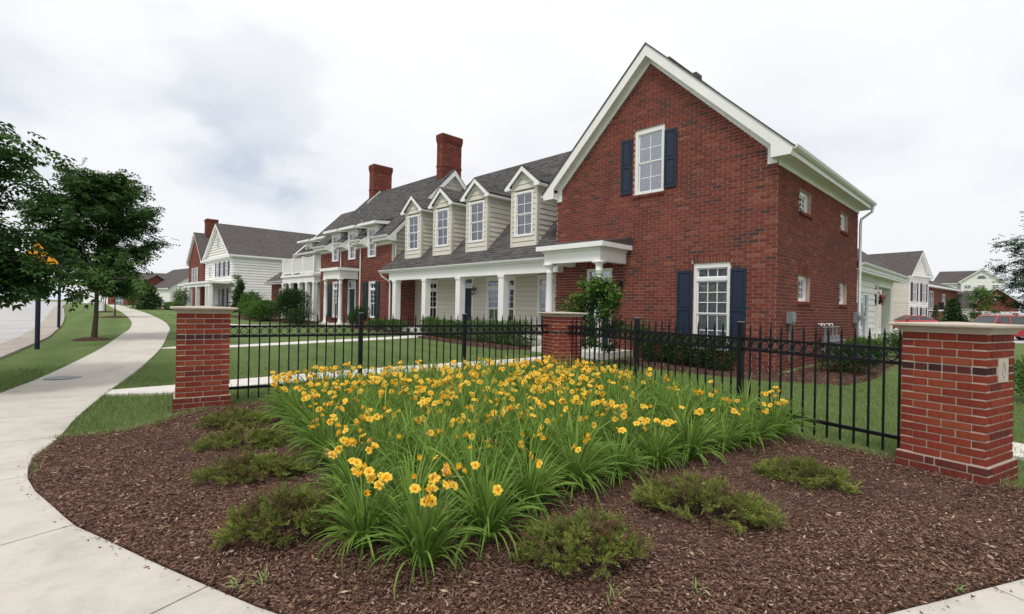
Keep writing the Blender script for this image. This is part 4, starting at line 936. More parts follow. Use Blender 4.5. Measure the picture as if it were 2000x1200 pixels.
grid_ground()
def resample(P, d):
    P = [np.array(p, float) for p in P]; out = [P[0]]
    # catmull-rom
    Q = [2*P[0]-P[1]]+P+[2*P[-1]-P[-2]]
    for i in range(1, len(Q)-2):
        n = max(1, int(np.linalg.norm(Q[i+1]-Q[i])/d))
        for k in range(1, n+1):
            t = k/n; a, b, c, e = Q[i-1:i+3]
            out.append(.5*((2*b)+(-a+c)*t+(2*a-5*b+4*c-e)*t*t+(-a+3*b-3*c+e)*t**3))
    return np.array(out)
def offset(P, d):
    T = np.gradient(P, axis=0); T /= np.linalg.norm(T, axis=1)[:, None]; return P+np.stack([-T[:, 1], T[:, 0]], 1)*d
def slab_strip(mb, A, B, zo, th=.1):
    """strip between polylines A and B (same count), draped on the terrain"""
    n = len(A); i0 = len(mb.v)
    for a, b in zip(A, B):
        za, zb = Z(*a)+zo, Z(*b)+zo; mb.v += [(a[0], a[1], za), (b[0], b[1], zb), (b[0], b[1], zb-th), (a[0], a[1], za-th)]
    for k in range(n-1):
        j = i0+4*k
        for q in range(4): mb.f.append((j+q, j+(q+1) % 4, j+4+(q+1) % 4, j+4+q)); mb.m.append(0); mb.r.append(.5)
    mb.f += [(i0, i0+1, i0+2, i0+3), (i0+4*n-4, i0+4*n-1, i0+4*n-2, i0+4*n-3)]; mb.m += [0, 0]; mb.r += [.5, .5]
# walk: inner edge from far away, along the bed, under the camera and off to the right
inner = [(-112, 140), (-80, 101), (-47.5, 61.6), (-30.4, 41.3), (-20.3, 29.0), (-15.5, 22.7), (-12.83, 18.7), (-10.17, 14.57), (-8.19, 11.17), (-7.07, 9.08), (-6.38, 7.85), (-5.51, 6.39), (-5.12, 5.8), (-4.81, 5.33), (-4.58, 4.91), (-4.44, 4.67), (-4.21, 4.39), (-3.97, 4.14), (-3.65, 3.87), (-3.27, 3.6), (-2.82, 3.28), (-2.51, 3.12), (-2.01, 2.85), (-1.58, 2.63), (-1.22, 2.45), (-.6, 2.22), (.2, 2.12), (1.1, 2.24), (2.01, 2.53), (2.31, 2.63), (2.94, 2.85), (4.5, 3.35), (7, 3.9), (12, 4.6), (22, 5.4), (40, 6.5)]
I = resample(inner, .25)
dst = np.concatenate([[0], np.cumsum(np.linalg.norm(np.diff(I, axis=0), axis=1))])
cam_i = int(np.argmin(np.hypot(I[:, 0]+1.22, I[:, 1]-2.45)))
Wd = 1.40+0*I[:, 0]
O_ = offset(I, -1.)-I; O_ = I+O_*Wd[:, None]
sw = root('sidewalk', kind='structure')
cuts = [dst[cam_i]-k*1.47-.38 for k in range(-14, 70)]
edges = sorted([c for c in cuts if dst[0] < c < dst[-1]])
def at(Pl, s): return np.array([np.interp(s, dst, Pl[:, 0]), np.interp(s, dst, Pl[:, 1])])
for a, b in zip([dst[0]]+edges, edges+[dst[-1]]):
    a += .006; b -= .006
    ss = np.concatenate([[a], dst[(dst > a+.02) & (dst < b-.02)], [b]])
    mb = MB(); slab_strip(mb, [at(I, s) for s in ss], [at(O_, s) for s in ss], .022); mb.build('concrete_slab', CONC, sw)
mb = MB(); slab_strip(mb, I[::2]+(O_[::2]-I[::2])*.01, O_[::2]-(O_[::2]-I[::2])*.01, .008, .02); mb.build('joint_bed', GUTC, sw)
# a small access lid in the walk
lid = MB().lathe((-8.42, 9.45, Z(-8.42, 9.45)+.022), [(.28, 0), (.28, .006)], 20).build('utility_lid', METAL, sw)
# pale spots and darker stains come from the slabs' own material
def path_strip(A, B, name, zo=.012, mt=CONCN, step=1.5):
    A = resample(A, .3); B = resample(B, .3); n = min(len(A), len(B)); ta = np.linspace(0, 1, n)
    f = lambda P: np.stack([np.interp(ta, np.linspace(0, 1, len(P)), P[:, k]) for k in (0, 1)], 1)
    A, B = f(A), f(B); r_ = root(name, kind='structure'); L = np.linalg.norm(A[-1]-A[0]); m = max(1, int(L/step)); idx = np.linspace(0, n-1, m+1).astype(int)
    for i, j in zip(idx, idx[1:]):
        a, b = A[i:j+1].copy(), B[i:j+1].copy()
        if j-i < 1: continue
        e = .006/max(1e-6, np.linalg.norm(a[-1]-a[0])); a[0] += (a[-1]-a[0])*e; b[0] += (b[-1]-b[0])*e
        q = MB(); slab_strip(q, a, b, zo); q.build('concrete_slab', mt, r_)
path_strip([(-6.50, 7.98), (-5.55, 8.28), (-4.97, 8.94), (-2.6, 10.7), (.03, 12.53), (.75, 13.3), (1.9, 13.75)], [(-6.72, 8.40), (-6.09, 9.0), (-5.39, 9.62), (-2.7, 11.7), (.03, 13.5), (.95, 14.25), (1.6, 14.4)], 'entry_path')
path_strip([(-10.15, 14.35), (-8.39, 15.04), (-6.2, 17.1), (-3.93, 19.37), (-3.3, 20.9)], [(-10.0, 14.85), (-8.71, 15.6), (-6.6, 17.8), (-4.5, 20.0), (-4.1, 21.3)], 'porch_path')
path_strip([(5.1, 6.05), (6.15, 4.3), (6.9, 3.9)], [(5.75, 6.6), (6.7, 4.9), (7.6, 4.1)], 'side_path')
path_strip([(-16.2, 28), (-14.2, 25.2), (-11.5, 25.0)], [(-16.5, 28.6), (-14.4, 25.9), (-11.5, 25.9)], 'townhouse_path')
path_strip([(-52, 66), (-30, 52), (-20, 47)], [(-54, 68), (-31, 53.5), (-20, 48.5)], 'far_path')
# road with gutter and kerb
kerb = resample([(-133, 150), (-90.5, 101), (-48.9, 53.62), (-24.94, 26.77), (-17.67, 18.23), (-14.86, 14.57), (-10.6, 8.2), (-7.6, 2.5), (-5.6, -3), (-4.6, -10)], .8)
mb = MB(); rA = offset(kerb, -9.5); slab_strip(mb, kerb, rA, -.02, .1)
def draped(name, A, B, zo, mt, kind='structure'):
    q = MB(); slab_strip(q, A, B, zo); return q.build(name, mt, kind=kind)
draped('road', offset(kerb, -.001), rA, .020, ROAD)
draped('gutter', offset(kerb, .62), kerb, .030, GUTC); draped('kerb', offset(kerb, .78), offset(kerb, .63), .055, GUTC)
draped('kerb', rA-0, offset(kerb, -9.7), .10, GUTC)
cr = resample([(-160, 112), (-84, 103), (-40, 97)], 4); draped('cross_street', cr, offset(cr, 8.), .035, ROAD)
# ------------------------------------------------------------------ mulch bed
FL0, FL1 = np.array((-4.253, 7.533)), np.array((.768, 10.656)); FR0, FR1 = np.array((1.183, 10.459)), np.array((4.159, 5.145))
inb = [tuple(p) for p in I if p[1] < 5.5 and -4.9 < p[0] < 5.2 and p[1] > 2]
bed = [(-4.86, 5.42)]+[p for p in inb if p[1] < 5.42]+[(5.3, 3.75), (4.75, 4.05), (4.55, 4.3), (4.0, 5.3), (3.75, 5.65), (1.25, 10.35), (.7, 10.5), (-4.2, 7.3), (-4.38, 6.5), (-4.34, 6.1), (-4.42, 5.8), (-4.6, 5.62), (-4.78, 5.52)]
def patch(name, poly, zo, mt, step=.1, rough=.0, kind='structure', seed=3, mound=0.):
    import mathutils.geometry as G
    p = np.array(poly); a, b = p.min(0), p.max(0); xs = np.arange(a[0], b[0], step); ys = np.arange(a[1], b[1], step); gx, gy = np.meshgrid(xs, ys); gx = gx.ravel(); gy = gy.ravel()
    ins = inpoly(gx, gy, p); c = np.stack([gx[ins], gy[ins]], 1)
    # keep away from the border
    cl = np.vstack([p, p[:1]]); bp = []
    for q0, q1 in zip(cl, cl[1:]):
        n = max(1, int(np.linalg.norm(q1-q0)/step)); bp += [q0+(q1-q0)*k/n for k in range(n)]
    bp = np.array(bp); dmin = np.array([np.min(np.hypot(bp[:, 0]-x, bp[:, 1]-y)) for x, y in c]) if len(c) else np.zeros(0)
    c = c[dmin > step*.55]; dm = dmin[dmin > step*.55]
    pts = [Vector(v) for v in np.vstack([bp, c])]; nb = len(bp)
    vs, es, fs, *_ = G.delaunay_2d_cdt(pts, [(i, (i+1) % nb) for i in range(nb)], [], 1, 1e-5)
    rg = np.random.default_rng(seed); V = []
    for k, v in enumerate(vs):
        dd = 0 if k < nb else dm[min(k-nb, len(dm)-1)]
        V.append((v.x, v.y, Z(v.x, v.y)+(zo if k >= nb else -.03)+(rg.normal()*rough if k >= nb else 0)+mound*min(1, dd/1.2)))
    me = bpy.data.meshes.new(name); me.from_pydata(V, [], [tuple(f) for f in fs]); me.materials.append(mt)
    me.polygons.foreach_set('use_smooth', [True]*len(me.polygons)); me.update()
    if me.polygons and me.polygons[0].normal.z < 0: me.flip_normals()
    return link(name, me, kind=kind)
patch('mulch_bed', bed, .012, MULCH, .10, .008, mound=.03)
BEDZ = .03
def chips(poly, n, z0=.035, smin=.012, smax=.034, name='mulch_chips', near=True):
    q = rand_in(poly, n)
    if near:
        d = np.hypot(q[:, 0], q[:, 1]); keep = RNG.uniform(0, 1, len(q)) < np.clip((4.0/d)**1.5, .14, 1); q = q[keep]
    n = len(q); ln_ = RNG.uniform(smin, smax, n)*np.where(RNG.uniform(0, 1, n) < .06, 1.9, 1); wd = ln_*RNG.uniform(.14, .45, n)
    tv = np.array([(-.5, 0, 0), (0, .5, .0), (.5, .05, 0), (0, -.5, 0), (.05, 0, .35)]); tf = np.array([(0, 1, 4), (1, 2, 4), (2, 3, 4), (3, 0, 4)])
    rot = rotm(RNG.uniform(0, 6.28, n), RNG.normal(0, .28, n), RNG.normal(0, .4, n))
    pos = np.stack([q[:, 0], q[:, 1], zt(q[:, 0], q[:, 1])+z0+RNG.uniform(-.004, .012, n)], 1)
    V, Fa, r_ = scatter(tv, tf, pos, rot, np.stack([ln_, wd, wd], 1), np.clip(RNG.normal(.5, .24, n), 0, 1))
    return link(name, arr_mesh(name, V, Fa, r_, CHIP), kind='stuff')
chips(bed, 330000)
spill = [tuple(p) for p in (I[::-1]+(O_[::-1]-I[::-1])*.05) if p[1] < 5.5 and -5 < p[0] < 5]+[tuple(p) for p in I if p[1] < 5.5 and -5 < p[0] < 5]
chips(spill, 260, .026, name='spilled_chips')
def gpoly(pts): return [tuple(hw_(*p)) for p in pts]
beds2 = [gpoly([(-3.75, -.02), (-3.75, -1.5), (-2.6, -1.9), (-1, -1.7), (.2, -1.5), (1.6, -.6), (1.9, 1.2), (1.7, 4), (1.5, 7.6), (.05, 7.9), (.05, -.02)]),
         gpoly([(-6.7, -.02), (-6.7, -1.3), (-7.3, -2.2), (-9, -2.3), (-11, -2.1), (-13.1, -1.9), (-13.2, -.35), (-6.99, -.35)]),
         gpoly([(-14.6, -.35), (-14.7, -1.5), (-17, -1.7), (-19, -1.5), (-20.7, -1.2), (-20.7, -.05), (-17.7, -.05), (-17.6, -.35)]),
         gpoly([(-23.4, -.1), (-23.4, -1.8), (-25.5, -2.6), (-29, -3.2), (-33, -3.0), (-37, -2.4), (-37, -.1), (-31, -.4)]),
         gpoly([(-51, -2.5), (-45, 1), (-42, 8), (-45, 12), (-51.1, 12), (-51.1, 1.8), (-63, -.3), (-63, -3)])]
for b in beds2: patch('mulch_bed', b, .02, MULCH, .3, .01, mound=.05)
chips(beds2[0], 5000, .06, .03, .06, near=False); chips(beds2[1], 3500, .06, .03, .06, near=False)
# ------------------------------------------------------------------ brick piers
PB = .0735
def pier(cx, cy, ang, label, plaque=False):
    rt = root('brick_pier', label, 'pier', (cx, cy, 0), ang, 'brick piers of the corner fence')
    h = .325; j = .0125
    MB().box(-h+.008, h-.008, -h+.008, h-.008, 0, 1.35).build('mortar_core', MORTP, rt)
    MB().box(-h-.022, h+.022, -h-.022, h+.022, -.05, 3*PB-.045).build('mortar_core', MORTP, rt)
    pool = {}
    def put(x0, x1, y0, y1, z0, dark=False, hgt=PB-j):
        k = (round(x1-x0, 3), round(y1-y0, 3), dark, random.randrange(9), z0 < .14)
        if k not in pool:
            r_ = random.uniform(.14, .42) if z0 < .14 else random.uniform(.02, .16) if dark else (random.uniform(.15, .3) if random.random() < .06 else random.uniform(.4, .97))
            a, b = k[0]/2, k[1]/2; c = .003; mb = MB(); mb.rv = r_
            L = [[(-a+e, -b+e), (a-e, -b+e), (a-e, b-e), (-a+e, b-e)] for e in (c, 0, 0, c)]; zs = [0, c, hgt-c, hgt]
            for q in range(3):
                for s in range(4):
                    t = (s+1) % 4; mb.face([(*L[q][s], zs[q]), (*L[q][t], zs[q]), (*L[q+1][t], zs[q+1]), (*L[q+1][s], zs[q+1])])
            mb.face([(*p, hgt) for p in L[3]]); mb.face([(*p, 0) for p in L[0]][::-1]); pool[k] = mb.mesh('brick', BRICKP)
        o = link('brick', pool[k], rt, ((x0+x1)/2+random.uniform(-.001, .001), (y0+y1)/2+random.uniform(-.001, .001), z0+j/2)); o.rotation_euler.z = random.uniform(-.006, .006)
    L3 = 2*h/3; dpt = .10
    for i in range(19):
        z0 = -.045+i*PB; base = i < 3; hh = h+.03 if base else h; row = 18-i
        if base: z0 = -.045+i*PB
        z0 = 1.35-(19-i)*PB
        if row == 4:          # dark header course
            n = 6; w_ = 2*hh/n
            for sy in (-1, 1):
                for k in range(n): put(-hh+k*w_+j/2, -hh+(k+1)*w_-j/2, *sorted((sy*hh, sy*(hh-dpt))), z0, True)
            for sx in (-1, 1):
                for k in range(4):
                    if plaque and sx > 0 and k in (1, 2): continue
                    w2 = (2*hh-2*dpt)/4; put(*sorted((sx*hh, sx*(hh-dpt))), -hh+dpt+k*w2+j/2, -hh+dpt+(k+1)*w2-j/2, z0, random.random() < .7)
            continue
        full = (row % 2 == 0) if row < 5 else (row % 2 == 0)
        dk = base and random.random() < 1.
        sw_ = base
        if base:
            lens = ([.24, .24, .07, .16], [.12, .24, .24, .11], [.24, .08, .24, .15])[i]
        else: lens = [L3]*3 if full else [L3/2, L3, L3, L3/2]
        tot = sum(lens); lens = [l*2*hh/tot for l in lens]
        if full or base:
            for sy in (-1, 1):
                x = -hh
                for l in (lens if sy < 0 else lens[::-1]): put(x+j/2, x+l-j/2, *sorted((sy*hh, sy*(hh-dpt))), z0, False); x += l
            w2 = (2*hh-2*dpt)/2
            for sx in (-1, 1):
                for k in range(2):
                    if plaque and sx > 0 and row in (3, 5): 
                        if k == 1: put(*sorted((sx*hh, sx*(hh-dpt))), .18, hh-dpt-j/2, z0)
                        else: put(*sorted((sx*hh, sx*(hh-dpt))), -hh+dpt+j/2, -.10, z0)
                        continue
                    put(*sorted((sx*hh, sx*(hh-dpt))), -hh+dpt+k*w2+j/2, -hh+dpt+(k+1)*w2-j/2, z0)
        else:
            for sx in (-1, 1):
                y = -hh
                for k in range(3):
                    a, b = y+j/2, y+L3-j/2; y += L3
                    if plaque and sx > 0 and row in (3, 5):
                        if k == 1: continue
                        if k == 2: a = .20
                        if k == 0: b = -.03-.01
                    put(*sorted((sx*hh, sx*(hh-dpt))), a, b, z0)
            for sy in (-1, 1):
                a = hh-dpt
                for q0, q1 in ((-a, -L3/1.0*0-L3*0.0-0.0), (0., a)): put(q0+j/2, q1-j/2, *sorted((sy*hh, sy*(hh-dpt))), z0)
    cp = MB(); prof = [(h+.008, 1.35), (h+.008, 1.362), (h+.018, 1.368), (h+.03, 1.385), (h+.052, 1.400), (h+.062, 1.405), (h+.080, 1.407), (h+.084, 1.416), (h+.084, 1.430), (h+.078, 1.436)]
    for (a, za), (b, zb) in zip(prof, prof[1:]):
        A = [(-a, -a, za), (a, -a, za), (a, a, za), (-a, a, za)]; B = [(-b, -b, zb), (b, -b, zb), (b, b, zb), (-b, b, zb)]
        for s in range(4): cp.face([A[s], A[(s+1) % 4], B[(s+1) % 4], B[s]])
    b, zb = prof[-1]; B = [(-b, -b, zb), (b, -b, zb), (b, b, zb), (-b, b, zb)]
    for s in range(4): cp.face([B[s], B[(s+1) % 4], (0, 0, zb+.018)])
    cp.face([(-.333, -.333, 1.35), (-.333, .333, 1.35), (.333, .333, 1.35), (.333, -.333, 1.35)])
    cp.build('stone_cap', STONE, rt)
    if plaque:
        z0, z1 = 1.35-6*PB+.004, 1.35-3*PB-.002
        pq = MB().box(h-.03, h+.006, -.085, .150, z0, z1).build('stone_plaque', STONE, rt); e = MB()
        zc = (z0+z1)/2; yc = .034
        pts = [(h+.006, yc+.040*math.sin(t)+.018*math.cos(t), zc-.072*math.cos(t)) for t in np.linspace(0, 2*math.pi, 19)]
        e.tube(pts, .005, 5); e.tube([(h+.006, yc+.018, zc-.072), (h+.006, yc+.030, zc-.02), (h+.006, yc-.012, zc+.07)], .004, 5); e.tube([(h+.006, yc-.05, zc-.088), (h+.006, yc+.018, zc-.074)], .004, 5)
        e.build('carved_emblem', GUTC, pq)  # raised tubes, darker than the plaque to stand for shade in the carving
    return rt
pier(-4.522, 7.351, R(34), 'left brick pier with a stone cap, beside the curving walk')
pier(1.074, 10.765, R(19.6), 'brick pier with a stone cap where the two fence runs meet')
pier(4.321, 4.863, math.atan2(-.868, .497), 'nearest brick pier on the right, with a carved stone plaque on its side', True)
# ------------------------------------------------------------------ fence
def fence(P0, P1, label):
    P0, P1 = np.array(P0), np.array(P1); L = np.linalg.norm(P1-P0); ang = math.atan2(*(P1-P0)[::-1])
    rt = root('iron_fence', label, 'fence', (*P0, 0), ang, 'black iron fence runs between the brick piers')
    gz = lambda x: Z(*(P0+(P1-P0)*x/L))
    for z0, z1, nm in ((1.135, 1.168, 'rail'), (.985, 1.022, 'rail'), (.20, .24, 'rail')):
        MB().box(-.02, L+.02, -.019, .019, z0, z1).build(nm, BLACK, rt)
    pm = MB().box(-.0095, .0095, -.0095, .0095, .05, 1.262).mesh('picket', BLACK)
    f = MB(); s = [(.0145, 1.255), (.016, 1.262), (.016, 1.272), (.0085, 1.280), (.0125, 1.295), (.0095, 1.32), (.003, 1.365), (.0, 1.372)]
    f.lathe((0, 0, 0), [(r_, z) for r_, z in s], 8); fm = f.mesh('finial', BLACK)
    rg = MB(); n = 20; R0, R1, hb = .0565, .0475, .012
    for k in range(n):
        t0, t1 = 2*math.pi*k/n, 2*math.pi*(k+1)/n; q = lambda r_, t, y: (r_*math.cos(t), y, r_*math.sin(t))
        rg.face([q(R0, t0, -hb), q(R0, t1, -hb), q(R1, t1, -hb), q(R1, t0, -hb)]); rg.face([q(R1, t0, hb), q(R1, t1, hb), q(R0, t1, hb), q(R0, t0, hb)])
        rg.face([q(R0, t0, -hb), q(R0, t0, hb), q(R0, t1, hb), q(R0, t1, -hb)]); rg.face([q(R1, t0, hb), q(R1, t0, -hb), q(R1, t1, -hb), q(R1, t1, hb)])
    rm = rg.mesh('ring', BLACK)
    po = MB().box(-.033, .033, -.033, .033, -.1, 1.36).box(-.037, .037, -.037, .037, 1.36, 1.372).mesh('post', BLACK); po2 = MB().box(-.033, .033, -.033, .033, 1.372, 1.384).mesh('post_cap', METAL)
    n = 42; sp = L/n
    for k in range(n):
        link('ring', rm, rt, ((k+.5)*sp, 0, 1.0785))
        if k % 14 == 0 and k: p = link('post', po, rt, (k*sp, 0, 0)); link('post_cap', po2, p)
        elif k: p = link('picket', pm, rt, (k*sp, 0, 0)); link('finial', fm, p)
    return rt
fence(FL0, FL1, 'black iron fence run on the left, between the left pier and the back corner pier')
fence(FR0, FR1, 'black iron fence run on the right, between the back corner pier and the nearest pier')
# ------------------------------------------------------------------ lawn blades near the camera
def blades(poly, n, h=(.03, .065), name='grass_blades', holes=(), fall=True):
    q = rand_in(poly, n)
    if fall:
        d = np.hypot(q[:, 0], q[:, 1]); q = q[RNG.uniform(0, 1, len(q)) < np.clip((6./d)**1.3, 0, 1)*np.clip((15.5-d)/6., 0, 1)]
    for hp in holes: q = q[~inpoly(q[:, 0], q[:, 1], np.array(hp))]
    n = len(q); tv = np.array([(0, -.5, 0), (0, .5, 0), (.55, .28, .08), (.55, -.28, .08), (1, 0, -.02)]); tf = np.array([(0, 1, 2, 3), (3, 2, 4, 4)])
    tf = np.array([(0, 1, 2), (0, 2, 3), (3, 2, 4)]); hh = RNG.uniform(*h, n); d = np.hypot(q[:, 0], q[:, 1]); wd = .0035*np.clip(d/5., 1, 3)
    rot = rotm(RNG.uniform(0, 6.28, n), np.pi/2-np.abs(RNG.normal(0, .5, n)), RNG.uniform(0, 6.28, n))
    pos = np.stack([q[:, 0], q[:, 1], zt(q[:, 0], q[:, 1])-.012], 1)
    V, Fa, r_ = scatter(tv, tf, pos, rot, np.stack([hh, wd, hh], 1), np.clip(RNG.normal(.48, .22, n), 0, 1))
    return link(name, arr_mesh(name, V, Fa, r_, GRASSB), kind='stuff')
Iw = [tuple(p) for p in I if 4.6 < p[1] < 14.3 and p[0] < -4]
lawnL = Iw+[(-4.86, 5.42), (-4.42, 5.7), (-4.30, 6.1), (-4.2, 7.3), (.9, 10.6), (4.5, 8), (6, 12), (3, 14.5), (-5, 16)]
spur = [(-6.50, 7.98), (-5.55, 8.28), (-4.97, 8.94), (-2.6, 10.7), (.03, 12.53), (.75, 13.3), (1.9, 13.75), (1.6, 14.4), (.95, 14.25), (.03, 13.5), (-2.7, 11.7), (-5.39, 9.62), (-6.09, 9.0), (-6.72, 8.40)]
blades([p for p in Iw]+[(-4.84, 5.44), (-4.42, 5.72), (-4.3, 6.1), (-4.2, 7.3), (.7, 10.5), (1.3, 10.4), (3.75, 5.65), (4.3, 5.2), (5.2, 6.2), (9, 10), (5, 13), (0, 15), (-6, 18), (-9.5, 14)][::1], 230000, h=(.035, .08), holes=[spur]+beds2[:3])
Ow = [tuple(p) for p in O_ if 5 < p[1] < 15 and p[0] < -4]
kz = [tuple(p) for p in offset(kerb, .80) if 3 < p[1] < 15]
blades(Ow+kz[::-1], 110000, h=(.035, .075))
blades([(4.75, 4.05), (5.3, 3.75), (5.9, 3.95), (7.5, 4.2), (12, 5), (14, 9), (8, 9), (4.6, 5.3), (4.62, 4.3)], 45000, h=(.04, .08))
# little tufts along the walk edge and weeds in the mulch
def tufts(pts, nm='grass_tuft'):
    A = []
    for (x, y, s, n) in pts:
        q = np.stack([RNG.normal(x, s*.25, n), RNG.normal(y, s*.25, n), np.full(n, .03)], 1); hh = RNG.uniform(.4, 1, n)*s
        tv = np.array([(0, -.5, 0), (0, .5, 0), (.5, .4, .1), (.5, -.4, .1), (1, 0, -.15)]); tf = np.array([(0, 1, 2), (0, 2, 3), (3, 2, 4)])
        A.append(scatter(tv, tf, q, rotm(RNG.uniform(0, 6.28, n), RNG.uniform(.2, 1.3, n), RNG.normal(0, .3, n)), np.stack([hh, .008+0*hh, hh], 1), RNG.uniform(.4, .9, n)))
    of = 0; Fs = []
    for v, f, r_ in A: Fs.append(f+of); of += len(v)
    return link(nm, arr_mesh(nm, np.vstack([a[0] for a in A]), np.vstack(Fs), np.concatenate([a[2] for a in A]), GRASSB), kind='stuff')
tufts([(-4.15, 4.42, .07, 16), (-4.05, 4.30, .06, 12), (-1.38, 2.62, .09, 16), (-1.28, 2.66, .10, 14), (1.0, 2.62, .10, 10), (2.40, 2.72, .08, 9), (.55, 2.55, .12, 10), (-3.6, 5.0, .05, 8), (1.9, 3.4, .05, 6)])
def edge_blades(P, n, spread=.035, h=(.04, .10)):
    P = np.array(P); L = np.concatenate([[0], np.cumsum(np.linalg.norm(np.diff(P, axis=0), axis=1))]); s = RNG.uniform(0, L[-1], n); q = np.stack([np.interp(s, L, P[:, 0]), np.interp(s, L, P[:, 1])], 1)+RNG.normal(0, spread, (n, 2))
    hh = RNG.uniform(*h, n); tv = np.array([(0, -.5, 0), (0, .5, 0), (.55, .28, .08), (.55, -.28, .08), (1, 0, -.12)]); tf = np.array([(0, 1, 2), (0, 2, 3), (3, 2, 4)])
    V, Fa, r_ = scatter(tv, tf, np.stack([q[:, 0], q[:, 1], zt(q[:, 0], q[:, 1])-.01], 1), rotm(RNG.uniform(0, 6.28, n), RNG.uniform(.4, 1.4, n), RNG.normal(0, .5, n)), np.stack([hh, .005+0*hh, hh], 1), np.clip(RNG.normal(.55, .25, n), 0, 1))
    return link('edge_grass', arr_mesh('edge_grass', V, Fa, r_, GRASSB), kind='stuff')
edge_blades([(-4.88, 5.40), (-4.78, 5.50), (-4.6, 5.60), (-4.42, 5.78), (-4.34, 6.1), (-4.38, 6.5), (-4.2, 7.25)], 2600, .04)
edge_blades([p for p in Iw if p[1] < 9], 1500, .012, (.03, .06)); edge_blades([p for p in Ow if p[1] < 12], 1600, .015, (.03, .06))
edge_blades([(4.75, 4.05), (4.55, 4.3), (4.0, 5.3), (3.75, 5.65), (3.2, 6.7)], 2600, .06, (.05, .12)); edge_blades([(-4.2, 7.5), (.7, 10.6)], 1600, .05, (.05, .11))
edge_blades([(5.3, 3.75), (4.75, 4.05)], 900, .07, (.05, .12))
# ------------------------------------------------------------------ daylilies
def blade_template(k=6):
    V = []; Fq = []
    for i in range(k+1): V += [(i/k, -1), (i/k, 1)]
    for i in range(k): Fq.append((2*i, 2*i+2, 2*i+3, 2*i+1))
    return np.array(V), np.array(Fq)
BT, BF = blade_template(6)
def lily_foliage(cs, nb, hgt=.46, spread=.42, wid=.0075):
    """arching blades for clumps at cs (n,3): returns arrays"""
    n = len(cs)*nb; base = np.repeat(cs, nb, 0); sc = np.repeat(RNG.uniform(.85, 1.15, len(cs)), nb)
    az = RNG.uniform(0, 2*np.pi, n); b0 = base[:, :2]+np.stack([np.cos(az), np.sin(az)], 1)*(RNG.uniform(0, .06, n))[:, None]
    u = RNG.uniform(0, 1, n)**1.15; L = RNG.uniform(.62, 1.1, n)*(hgt*1.22)*sc; th0 = 1.52-.55*u; bend = .35+2.5*u*RNG.uniform(.5, 1.2, n)
    t = BT[:, 0]; k = len(t); tt = np.linspace(0, 1, 7)
    ang = th0[:, None]-bend[:, None]*tt[None]**1.5; dx = np.cos(ang); dz = np.sin(ang)
    r_ = np.concatenate([np.zeros((n, 1)), np.cumsum((dx[:, 1:]+dx[:, :-1])/2, 1)/6], 1)*L[:, None]
    z = np.concatenate([np.zeros((n, 1)), np.cumsum((dz[:, 1:]+dz[:, :-1])/2, 1)/6], 1)*L[:, None]
    z = np.maximum(z, .012)
    sway = RNG.normal(0, .10, n)
    wd = wid*RNG.uniform(.7, 1.3, n)[:, None]*np.sqrt(np.clip(1.02-tt**1.6, 0, 1))[None]*np.where(tt < .15, .8, 1)[None]
    ca, sa = np.cos(az)[:, None], np.sin(az)[:, None]
    lat = sway[:, None]*tt[None]**2*L[:, None]
    cx_ = b0[:, :1]+ca*r_-sa*lat; cy_ = b0[:, 1:]+sa*r_+ca*lat; cz_ = base[:, 2:3]+z
    V = np.empty((n, 14, 3)); tw = RNG.normal(0, .5, n)[:, None]
    for side, s_ in ((0, -1), (1, 1)):
        V[:, side::2, 0] = cx_-sa*wd*s_*np.cos(tw); V[:, side::2, 1] = cy_+ca*wd*s_*np.cos(tw); V[:, side::2, 2] = cz_+wd*s_*np.sin(tw)
    Fq = BF[None]+(np.arange(n)*14)[:, None, None]
    rn = np.clip(RNG.normal(.45, .2, n)+.12*(u < .4), 0, 1)
    return V.reshape(-1, 3), Fq.reshape(-1, 4), np.repeat(rn, 6)
